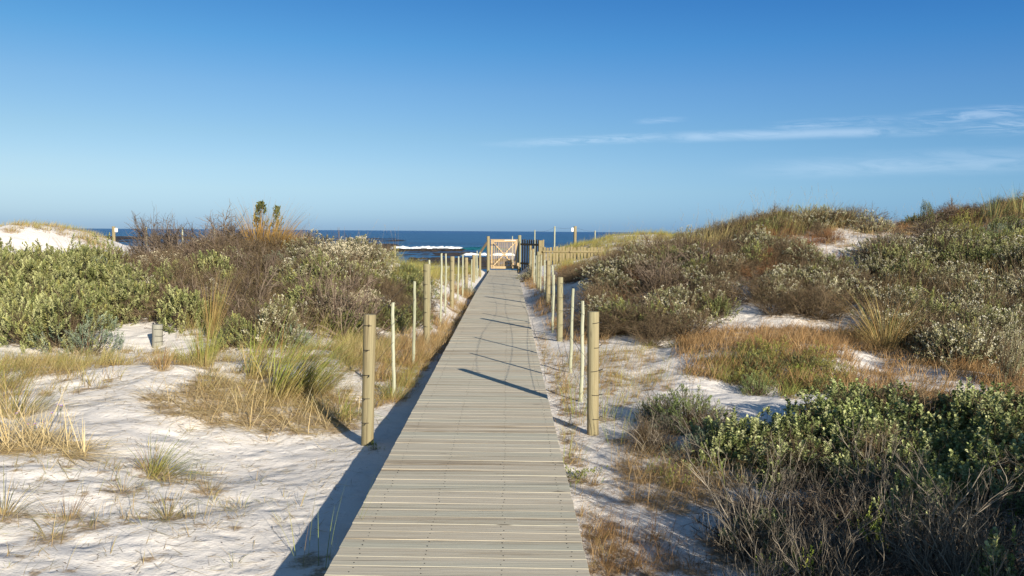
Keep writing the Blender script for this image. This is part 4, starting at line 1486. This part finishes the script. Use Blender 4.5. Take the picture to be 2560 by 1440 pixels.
# ------------------------------------------------------------------ grasses that stand out
grass_tuft("marram_tussock", 705, 1000, tussock(501, 270, .95, .16, .16, .75, .0095, (0.15, .38)), "large green marram tussock blown towards the near fence post", y=9.0, scale=1.2)
grass_tuft("marram_tussock", 775, 1000, tussock(502, 210, .8, .13, .2, .8, .009, (0.1, .45)), "green marram tussock with pale stems nearest the thick split-topped post", y=9.1, scale=1.12)
grass_tuft("marram_tussock", 640, 985, tussock(503, 150, .75, .13, .2, .6, .009, (0.1, .3)), "green marram tussock on the edge of the straw mat, between upright clump and large one", y=9.6)
grass_tuft("marram_tussock", 505, 965, tussock(504, 200, .62, .11, .13, .3, .006, (0.0, .05)), "upright thin green clump standing in the straw mat", y=9.9)
grass_tuft("marram_tussock", 470, 980, tussock(511, 130, .4, .12, .35, .5, .006, (0.0, .05)), "short green clump at the end of the straw mat", y=9.9)
grass_tuft("tall_straw_grass", 524, 868, tussock(505, 150, 1.0, .05, .07, .25, .007, (0.2, .05), tips=(('#c3a968', 3), ('#a3a456', 2)), straw=.45), "tall slender straw coloured grass standing against the scrub", y=12.3)
grass_tuft("marram_tussock", 400, 1195, tussock(506, 190, .5, .1, .25, .9, .0065, (0.15, .55), tips=(('#a3b04a', 3), ('#b5b552', 2), ('#8f9e42', 2))), "bright green tussock bent over in the middle of the white sand")
grass_tuft("dry_tussock", 372, 1172, tussock(507, 140, .26, .09, .5, .3, .004, (2.6, .2), tips=(('#9a7a55', 2), ('#b3925f', 2)), straw=.6), "dry brown tuft against the bright green tussock on the sand")
grass_tuft("grass_tuft", 420, 1300, tussock(508, 110, .34, .07, .5, 1.5, .0045, (0.2, .1), tips=(('#8e9a5a', 3), ('#a8a36a', 2))), "drooping thin grass tuft below the bright green tussock")
grass_tuft("grass_tuft", 520, 1230, tussock(509, 120, .24, .08, .55, .6, .004, (.4, .1), tips=(('#b39660', 2), ('#8f8a55', 2)), straw=.5), "straw and olive tuft beside the bright green tussock, towards the boardwalk")
grass_tuft("grass_tuft", 300, 1230, tussock(510, 70, .3, .06, .8, 1.1, .0045, (2.9, .3), tips=(('#8e9a5a', 3), ('#b39660', 2))), "flattened green tuft on the camera side of the dry brown tuft")
grass_tuft("grass_tuft", 170, 1295, tussock(512, 60, .26, .08, .5, .3, .004, (1.2, .1), tips=(('#a57f58', 3), ('#b89a63', 2)), straw=.4), "reddish stubble tuft on the white sand near the corner")
grass_tuft("grass_tuft", 130, 1350, tussock(513, 60, .3, .05, .9, 1.3, .005, (0.4, .3), tips=(('#8a9660', 3), ('#a0a070', 1))), "fan of drooping green blades on the white sand near the corner")
grass_tuft("grass_tuft", 230, 1320, tussock(514, 50, .26, .05, .9, 1.4, .005, (0.2, .3), tips=(('#8a9660', 3), ('#b39660', 1))), "small drooping blades next to the reddish stubble tuft")
grass_tuft("grass_tuft", 20, 1290, tussock(515, 110, .42, .09, .6, 1.2, .005, (0.5, .35), tips=(('#a8a85a', 3), ('#c3a968', 2))), "yellow green tuft cut by the picture edge above the bottom corner")
grass_tuft("marram_tussock", 45, 1070, tussock(516, 260, .6, .17, .3, .8, .006, (0.3, .3), tips=(('#9aa04e', 3), ('#b8a85e', 2)), straw=.4), "yellow green tussock at the edge of the white sand flat", y=8.0)
grass_tuft("marram_tussock", -30, 1020, tussock(517, 260, .6, .2, .3, .8, .006, (0.3, .3), straw=.5), "straw tinted tussock behind the yellow green one at the picture edge", y=8.9)
grass_tuft("dry_tussock", 405, 925, tussock(518, 130, .34, .09, .3, .2, .005, (1.5, .05), tips=(('#9a7350', 3), ('#b08858', 2)), straw=.5), "stiff rusty brown tuft in front of the grey post stub")
grass_tuft("dry_tussock", 655, 905, tussock(519, 70, .34, .1, .4, .3, .005, (1.5, .05), tips=(('#b08858', 3), ('#c3a06a', 2)), straw=.5), "thin rusty tuft against the scrub behind the large tussock", y=11.6)
grass_tuft("golden_tussock", 668, 600, tussock(520, 420, 1.0, .3, .22, .5, .011, (0.2, .15), root='#b8924f', tips=(('#cfa75a', 4), ('#b98f4a', 2)), straw=.4), "golden dry tussock on the crest below the dark leafy sprig", y=19.2, scale=1.3)
grass_tuft("golden_tussock", 700, 600, tussock(521, 260, .8, .25, .25, .5, .011, (0.2, .15), root='#b8924f', tips=(('#cfa75a', 4), ('#b98f4a', 2)), straw=.4), "smaller golden tussock on the crest next to the large one", y=19.0, scale=1.2)
grass_tuft("marram_tussock", 2215, 850, tussock(522, 360, .95, .14, .25, 1.1, .006, (2.4, .1), tips=(('#b3a060', 3), ('#c8a566', 2), ('#98a058', 1)), straw=.5), "tall straw tussock with drooping skirt in front of the silver shrubs", y=11.2, scale=1.2)
grass_tuft("dry_tussock", 2200, 880, tussock(523, 260, .5, .2, .45, 1.2, .006, (2.6, .2), tips=(('#a08058', 3), ('#8d7453', 2)), straw=.6), "brown drooping skirt of dead grass under the tall straw tussock", y=11.7)
grass_tuft("marram_tussock", 2487, 530, tussock(524, 220, 1.0, .25, .14, .35, .013, (0.2, .1), tips=(('#8f9f62', 3), ('#a8a46a', 2)), straw=.25), "grey green tussock on the highest ridge against the sky", y=24.5)
grass_tuft("marram_tussock", 2552, 540, tussock(525, 220, 1.0, .25, .16, .35, .013, (0.2, .1), tips=(('#8f9f62', 3), ('#b59a62', 2)), straw=.35), "half cut tussock on the highest ridge at the picture edge", y=24.0)
grass_tuft("marram_tussock", 2440, 540, tussock(526, 160, .7, .2, .2, .4, .012, (0.2, .1), tips=(('#b59a62', 3), ('#a8a46a', 1)), straw=.5), "tawny tussock on the highest ridge beside the grey green one", y=24.8)
grass_tuft("grass_tuft", 868, 1030, tussock(527, 200, .42, .12, .4, 1.2, .0055, (0.1, .4), tips=(('#8fa046', 3), ('#a3a84e', 2))), "arching green tuft right beside the thick split-topped post", y=8.3)
grass_tuft("grass_tuft", 985, 1000, tussock(528, 110, .4, .1, .35, .8, .005, (0.2, .1), tips=(('#8fa046', 3), ('#a3a84e', 2))), "thin green tuft at the foot of the wavy whitewashed pole")
grass_tuft("grass_tuft", 1020, 960, tussock(529, 100, .36, .12, .4, .8, .005, (0.2, .2), tips=(('#98a04e', 3), ('#b8a85e', 2))), "thin yellow green tuft hanging over the boardwalk's shaded edge")
grass_tuft("grass_tuft", 2570, 800, tussock(530, 90, .4, .1, .3, .6, .006, (1, .1)), "loose tuft at the picture edge among silver shrubs", y=11)
for i, (px, py, yd, n_, L_, lab) in enumerate([(800, 1440, 4.55, 9, .62, "few long green reed stems rising beside the boardwalk's shaded edge"), (760, 1400, 4.75, 5, .5, "sparse green reed stems on the shaded sand by the boardwalk"),
                                              (1450, 1010, 8.2, 22, .5, "wiry green stems around the crooked whitewashed pole"), (1520, 1000, 8.0, 26, .45, "wiry green stems behind the near thick post, picket fence side"),
                                              (1555, 1080, 7.2, 18, .42, "wiry green stems between near post and flat crowned bush"), (1425, 1130, 6.6, 12, .3, "short wiry stems at the boardwalk edge near the thick post"),
                                              (1640, 950, 9.8, 20, .4, "wiry stems on the open sand patch behind the flat crowned bush"), (1875, 1190, 5.4, 3, .8, "lone tall green reed stem in the straw by the twig thicket")]):
    grass_tuft("reed_stems", px, py, tussock(540 + i, n_, L_, .16, .2, .25, .0045, (0.8, .08), tips=(('#98a85a', 3), ('#a8a458', 1)), root='#8a9a4a', straw=.05), lab, y=yd)

# a few small daisies on the sand under the yellow green tussock
for i, (px, py) in enumerate([(66, 1087), (84, 1084), (104, 1080), (126, 1058), (38, 1055), (44, 1049), (142, 1033), (150, 1036)]):
    x, y, z = ground_at(px, py + 8)
    r = np.random.default_rng(900 + i)
    V, F = tube(np.array([[[0, 0, -.02], [.01, 0, .05], [.015, .005, .10]]]), np.full((1, 3), .0022), 4)
    st_ = MB().add(V, F, pick([('#7f8a50', 1)], 1, r)[0])
    o = new_obj("daisy", None, None, (x, y, z))
    new_obj("stem", st_.mesh("stem", M_GRASS), o)
    q = np.arange(12) / 12 * 2 * np.pi
    pd = np.stack([np.cos(q), np.sin(q) * .6 - .45, np.full(12, .25) + .5 * np.sin(q)], -1)
    V, F = leaves(np.repeat([[.015, .005, .10]], 12, 0), pd, np.repeat([[0, -.7, .7]], 12, 0), np.full(12, .016), np.full(12, .008), .1)
    new_obj("petals", MB().add(V, F, np.array(lin('#9a7fc4', .7))).mesh("petals", M_LEAF), o)
    V, F = box(.015, -.003, .101, .009, .006, .009, None, .002)
    new_obj("flower_eye", MB().add(V, F, np.array(lin('#d8b040', .7))).mesh("flower_eye", M_LEAF), o)
    tag(o, "small violet daisy on the sand under the yellow green tussock", "flower", "violet daisies on the sand")

ms = [tussock(560 + i, 26, .2, .05, .6, 1.0, .0055, (.3, .2), straw=.45).mesh("grass_sprig", M_GRASS) for i in range(4)]
for i, p in enumerate(scatter([(-40, 1060), (300, 1000), (600, 1110), (860, 1120), (640, 1420), (-40, 1430)], 34, 3.9, 8.5, 570)):
    o = new_obj("grass_sprig", ms[i % 4], None, tuple(p))
    k = rs.uniform(.4, 1.1)
    o.scale = (k, k, k)
    o.rotation_euler = (0, 0, rs.uniform(0, 6.28))
    tag(o, "thin sprig of grass sprouting from the open white sand", "grass", "thin grass sprigs on the white sand flat")
ms2 = [tussock(580 + i, 40, .26, .06, .5, .9, .006, (.3, .2), straw=.5).mesh("grass_sprig", M_GRASS) for i in range(3)]
for i, p in enumerate(scatter([(1380, 860), (1780, 850), (1800, 960), (1600, 1080), (1440, 1120), (1400, 960)], 26, 6.2, 12.5, 571)):
    o = new_obj("grass_sprig", ms2[i % 3], None, tuple(p))
    k = rs.uniform(.5, 1.1)
    o.scale = (k, k, k)
    o.rotation_euler = (0, 0, rs.uniform(0, 6.28))
    tag(o, "wispy grass sprig on the sand behind the near post, picket fence side", "grass", "wispy grass sprigs on the sand of the picket fence side")

# ------------------------------------------------------------------ loose grass and litter, more than one could count
def field(mb, poly, n, y0, y1, L, seed, th=.35, bend=.6, wid=.005, pal0=(('#b3935f', 1),), pal1=(('#c39b62', 3), ('#b58a55', 2), ('#d0b07a', 1)), clump=26, cr=.14, wind=(.3, .2), lying=0.0, k=4, dens=None):
    pts = scatter(poly, max(1, n // clump), y0, y1, seed, dens)
    r = np.random.default_rng(seed + 5)
    n2 = len(pts) * clump
    if n2 == 0:
        return
    i = np.repeat(np.arange(len(pts)), clump)
    a = r.uniform(0, 6.28, n2)
    q = cr * np.sqrt(r.random(n2)) * r.uniform(.4, 1.5, len(pts))[i]
    x, y = pts[i, 0] + q * np.cos(a), pts[i, 1] + q * np.sin(a)
    base = np.stack([x, y, H(x, y) - .005], -1)
    t0 = np.abs(r.normal(0, th, n2))
    ly = r.random(n2) < lying
    t0[ly] = r.uniform(1.2, 1.55, int(ly.sum()))
    az = r.uniform(0, 6.28, n2)
    vx = np.cos(az) * t0 + math.cos(wind[0]) * wind[1]
    vy = np.sin(az) * t0 + math.sin(wind[0]) * wind[1]
    sc1 = r.uniform(.6, 1.25, len(pts))[i]
    bn = bend * r.uniform(.2, 1.5, n2)
    bn[ly] = r.uniform(0, .3, int(ly.sum()))
    cl_ = pick(list(pal1), len(pts), r, .12)[i] * .5 + pick(list(pal1), n2, r, .2) * .5
    V, F, C = blades(base, np.arctan2(vy, vx), L * r.uniform(.5, 1.2, n2) * sc1, np.minimum(np.hypot(vx, vy), 1.52), bn, wid * r.uniform(.6, 1.3, n2), k,
                     pick(list(pal0), n2, r, .2), cl_, r=r, floor=.004)
    mb.add(V, F, C)
    for p in pts[::3]:
        LITTER.append((float(p[0]), float(p[1]), cr * 1.3))


ORANGE = (('#cba672', 3), ('#bd935f', 3), ('#d8bb8c', 2), ('#a98658', 1))
STRAW = (('#d8c18a', 3), ('#c9ad72', 2), ('#e2d0a0', 2))
YGREEN = (('#adae5c', 3), ('#bbb468', 2), ('#c6b06e', 2), ('#98a252', 1))
dg = MB()
# straw-coloured edge of the scrub behind the sand flat
field(dg, [(-60, 905), (330, 885), (300, 950), (160, 1010), (-60, 1060)], 5200, 8, 13, .24, 601, .5, .9, .0055, pal1=STRAW + YGREEN, dens=lambda x, y: np.clip(.7 + 1.8 * fbm(x * .9, y * .9, 2), .05, 1))
field(dg, [(300, 880), (560, 870), (900, 850), (900, 930), (600, 940), (420, 930)], 5200, 9.5, 13, .22, 602, .5, .9, .005, pal1=STRAW + YGREEN)
# the straw mat between the tussocks, blown flat
field(dg, [(370, 1000), (520, 950), (800, 970), (900, 1010), (880, 1075), (760, 1085), (660, 1105), (560, 1065), (440, 1050)], 5200, 7.0, 10.5, .36, 603, .9, .5, .0075, pal0=(('#e0c893', 1),), pal1=(('#f0dfb0', 3), ('#e2c98f', 3), ('#c9a76c', 1)), clump=26, cr=.2, wind=(.2, .25), lying=.9)
field(dg, [(500, 940), (860, 930), (900, 1020), (700, 1040), (480, 1010)], 2600, 7.5, 10.5, .26, 604, .6, .9, .0055, pal1=STRAW + YGREEN, clump=30, wind=(.2, .3), lying=.4)
field(dg, [(-60, 1085), (60, 1080), (240, 1128), (200, 1145), (-60, 1140)], 1300, 6.4, 9, .5, 605, .9, .2, .008, pal0=(('#e0c893', 1),), pal1=(('#f0dfb0', 3), ('#e2c98f', 3)), clump=30, cr=.1, wind=(-.25, .9), lying=.95)
field(dg, [(0, 1150), (300, 1150), (560, 1180), (620, 1320), (300, 1440), (0, 1440)], 700, 4, 7, .2, 606, .6, .6, .004, pal1=STRAW + YGREEN, clump=7, cr=.06, lying=.5)
# strip of dry orange grass beside the boardwalk, sand side
field(dg, [(860, 880), (960, 830), (1080, 760), (1180, 690), (1195, 720), (1150, 830), (1060, 920), (1000, 960), (930, 960)], 10000, 7.6, 24, .26, 607, .6, 1.1, .0075, pal1=ORANGE + STRAW, clump=26, cr=.13, dens=lambda x, y: np.clip(.55 + 2.2 * fbm(x * 1.4, y * 1.4, 2), .03, 1))
field(dg, [(920, 940), (1060, 850), (1110, 850), (1050, 940), (1000, 1010), (930, 1030)], 3000, 7.4, 12, .22, 617, .6, 1.0, .005, pal1=ORANGE + YGREEN, clump=20, cr=.12)
field(dg, [(900, 690), (1080, 660), (1190, 660), (1190, 690), (1060, 740), (960, 740)], 12000, 15, 37, .42, 608, .35, .6, .009, pal1=YGREEN, clump=24, cr=.25)
field(dg, [(840, 870), (900, 830), (980, 800), (1000, 860), (930, 920), (860, 920)], 4500, 8.5, 13, .26, 609, .4, .6, .005, pal1=YGREEN + STRAW)
# picket fence side
field(dg, [(1310, 700), (1380, 690), (1440, 790), (1520, 850), (1500, 880), (1400, 850), (1345, 780)], 7000, 10, 30, .24, 610, .5, .9, .006, pal1=ORANGE, dens=lambda x, y: np.clip(.5 + 2.2 * fbm(x * 1.4, y * 1.4, 2), .03, 1))
field(dg, [(1380, 850), (1520, 850), (1640, 900), (1700, 960), (1480, 1060), (1420, 1060)], 2400, 6.5, 12, .26, 611, .4, .6, .004, pal1=ORANGE + YGREEN, clump=9, cr=.1)
field(dg, [(1690, 840), (1900, 810), (2150, 830), (2400, 900), (2640, 930), (2640, 1030), (2200, 1010), (1900, 960), (1720, 940)], 23000, 6.8, 13, .24, 612, .6, 1.0, .0078, pal1=ORANGE, clump=26, cr=.16,
      dens=lambda x, y: np.clip(.9 + 1.8 * fbm(x * 1.3, y * 1.3, 2), .3, 1))
field(dg, [(1760, 900), (1950, 880), (2060, 960), (1980, 1000), (1800, 960)], 3000, 7.5, 11, .18, 613, .6, .7, .006, pal1=(('#95a050', 3), ('#a8a85a', 2)), clump=24, cr=.14)
field(dg, [(1540, 1130), (1700, 1120), (1850, 1150), (1860, 1270), (1720, 1290), (1570, 1260)], 4300, 4.6, 7.2, .22, 614, .9, 1.1, .0036, pal1=ORANGE + STRAW, clump=22, cr=.13, lying=.35)
field(dg, [(1480, 1320), (1700, 1350), (1760, 1440), (1500, 1440)], 1500, 3.8, 5, .2, 615, .8, .8, .003, pal1=(('#8a6a48', 3), ('#a5835a', 2)), clump=30, cr=.09, lying=.4)
field(dg, [(1440, 1250), (1560, 1300), (1600, 1440), (1480, 1440)], 500, 3.8, 6, .18, 616, .7, .8, .003, pal1=ORANGE, clump=12, cr=.07, lying=.4)
# yellow dune grass around the pickets and on the far dunes
field(dg, [(1370, 650), (1430, 600), (1560, 590), (1720, 580), (1680, 650), (1560, 670), (1400, 690)], 24000, 24, 52, .36, 620, .35, .6, .013, pal1=YGREEN, clump=22, cr=.35)
field(dg, [(1500, 600), (1750, 540), (1960, 510), (2150, 555), (2060, 600), (1700, 640)], 5000, 18, 30, .6, 621, .2, .4, .007, pal1=STRAW + YGREEN, clump=14, cr=.2)
field(dg, [(2160, 570), (2640, 480), (2640, 620), (2300, 620)], 11000, 18, 36, .36, 622, .45, .6, .010, pal1=ORANGE + STRAW, clump=20, cr=.25)
field(dg, [(-60, 545), (90, 550), (230, 575), (300, 630), (230, 620), (150, 585), (-60, 575)], 4600, 26, 42, .25, 623, .3, .4, .013, pal1=YGREEN + STRAW, clump=20, cr=.3)
field(dg, [(560, 620), (740, 570), (960, 590), (980, 640), (700, 640)], 4500, 17, 27, .5, 624, .25, .4, .006, pal1=ORANGE + STRAW, clump=12, cr=.2)
field(dg, [(450, 700), (900, 690), (900, 860), (450, 870)], 4000, 12, 19, .5, 625, .25, .5, .005, pal1=STRAW + YGREEN, clump=10, cr=.12)
field(dg, [(2180, 700), (2640, 680), (2640, 900), (2220, 880)], 5000, 9, 18, .55, 626, .25, .6, .005, pal1=STRAW + ORANGE, clump=12, cr=.12)
field(dg, [(2040, 640), (2080, 560), (2170, 535), (2300, 560), (2280, 620), (2160, 660)], 3600, 17, 27, .28, 630, .5, .8, .008, pal1=ORANGE + STRAW, clump=14, cr=.2)
field(dg, [(1325, 760), (1345, 780), (1425, 980), (1500, 1250), (1560, 1440), (1470, 1440), (1400, 1080), (1350, 880)], 1500, 3.9, 14, .17, 631, .7, .9, .0045, pal1=ORANGE + YGREEN, clump=10, cr=.07, lying=.4)
dgm = dg.mesh("dry_grass", M_GRASS)
tag(new_obj("dry_grass", dgm), "loose dry grass growing over the dunes and along the boardwalk", "grass", kind='stuff')

# tall seed heads against the sky
sh = MB()
for k, (pxa, pxb, ya, yb, n_) in enumerate([(1560, 1700, 22, 30, 26), (1700, 2120, 20, 27, 70), (2060, 2250, 24, 30, 40), (2250, 2450, 25, 31, 24), (860, 1000, 19, 24, 16), (1480, 1660, 38, 48, 26), (700, 780, 19, 22, 12), (600, 720, 19.5, 21, 14)]):
    r = np.random.default_rng(700 + k)
    for _ in range(n_):
        yd = r.uniform(ya, yb)
        x = float(rays(r.uniform(pxa, pxb), 600)[0] * yd)
        tmb = tussock(int(r.integers(1e9)), 3, .85, .06, .2, .5, .008, (0.2, .2), heads=1, straw=.8)
        V, F, C = tmb.arrays()
        sh.add(V + np.array([x, yd, float(H(x, yd))]), F, C)
tag(new_obj("seed_grass", sh.mesh("seed_grass", M_GRASS)), "scattered seeding grass stalks standing over the scrub", "grass", kind='stuff')

# fallen blades, twigs and crumbs on the open sand
lt = MB()
r = np.random.default_rng(800)


def litter(poly, n, y0, y1, seed, Lr, wid, pal):
    p = scatter(poly, n, y0, y1, seed)
    rr = np.random.default_rng(seed)
    n = len(p)
    L = rr.uniform(*Lr, n) * rr.uniform(.4, 1, n)
    V, F, C = blades(p + [0, 0, .006], rr.normal(.2, 1.0, n) + np.pi * (rr.random(n) < .5), L, np.full(n, 1.53) - np.abs(rr.normal(0, .05, n)), rr.normal(0, .25, n), wid * rr.uniform(.5, 1.4, n), 4,
                     pick(list(pal), n, rr, .25), pick(list(pal), n, rr, .25), r=rr, floor=.004)
    lt.add(V, F, C)


litter([(-60, 960), (300, 930), (880, 1000), (960, 1130), (700, 1440), (-60, 1440)], 2400, 3.8, 11, 801, (.05, .3), .0045, STRAW + (('#7d6648', 2),))
litter([(-60, 960), (300, 930), (880, 1000), (960, 1130), (700, 1440), (-60, 1440)], 1300, 3.8, 11, 802, (.02, .07), .006, (('#6f5840', 2), ('#574533', 1), ('#9a7d58', 1)))
litter([(300, 890), (900, 880), (920, 1100), (500, 1120), (250, 1000)], 2600, 6.5, 12, 803, (.1, .4), .005, STRAW)
litter([(1380, 860), (1760, 860), (1800, 960), (1600, 1120), (1440, 1120)], 1500, 6.2, 12, 804, (.05, .25), .0045, ORANGE + (('#6f5840', 2),))
litter([(1430, 1120), (1800, 1120), (1900, 1440), (1490, 1440)], 1500, 3.8, 6.5, 805, (.04, .22), .0035, ORANGE + (('#6f5840', 2),))
litter([(900, 830), (1180, 700), (1090, 900), (960, 1060), (900, 1060)], 1800, 7.2, 20, 806, (.06, .3), .0045, ORANGE)
litter([(2040, 640), (2080, 560), (2170, 530), (2300, 560), (2280, 620), (2160, 660)], 1500, 17, 27, 807, (.1, .4), .012, ORANGE + (('#6f5840', 2),))
litter([(1330, 780), (1430, 980), (1560, 1440), (1470, 1440), (1350, 880)], 900, 3.9, 14, 808, (.04, .2), .004, ORANGE + (('#6f5840', 2),))
tag(new_obj("straw_litter", lt.mesh("straw_litter", M_GRASS)), "fallen straw and twigs scattered on the open sand", "straw", kind='stuff')

# ------------------------------------------------------------------ litter colour under the scrub, carried on the sand mesh
flat_x, flat_y = GX.ravel(), GY.ravel()
acc = np.zeros(len(flat_x))
row_y = ys_
for (lx, ly, lr) in LITTER:
    j0, j1 = np.searchsorted(row_y, [ly - 2 * lr, ly + 2 * lr])
    if j1 <= j0:
        continue
    gx, gy = GX[j0:j1], GY[j0:j1]
    a2 = .75 * np.exp(-((gx - lx) ** 2 + (gy - ly) ** 2) / (lr * lr))
    sl_ = acc.reshape(GX.shape)[j0:j1]
    np.maximum(sl_, a2, out=sl_)
cc = np.zeros((len(acc), 4))
cc[:, 0] = acc
cc[:, 3] = 1
ground.data.color_attributes['Col'].data.foreach_set('color', cc.astype(np.float32).ravel())
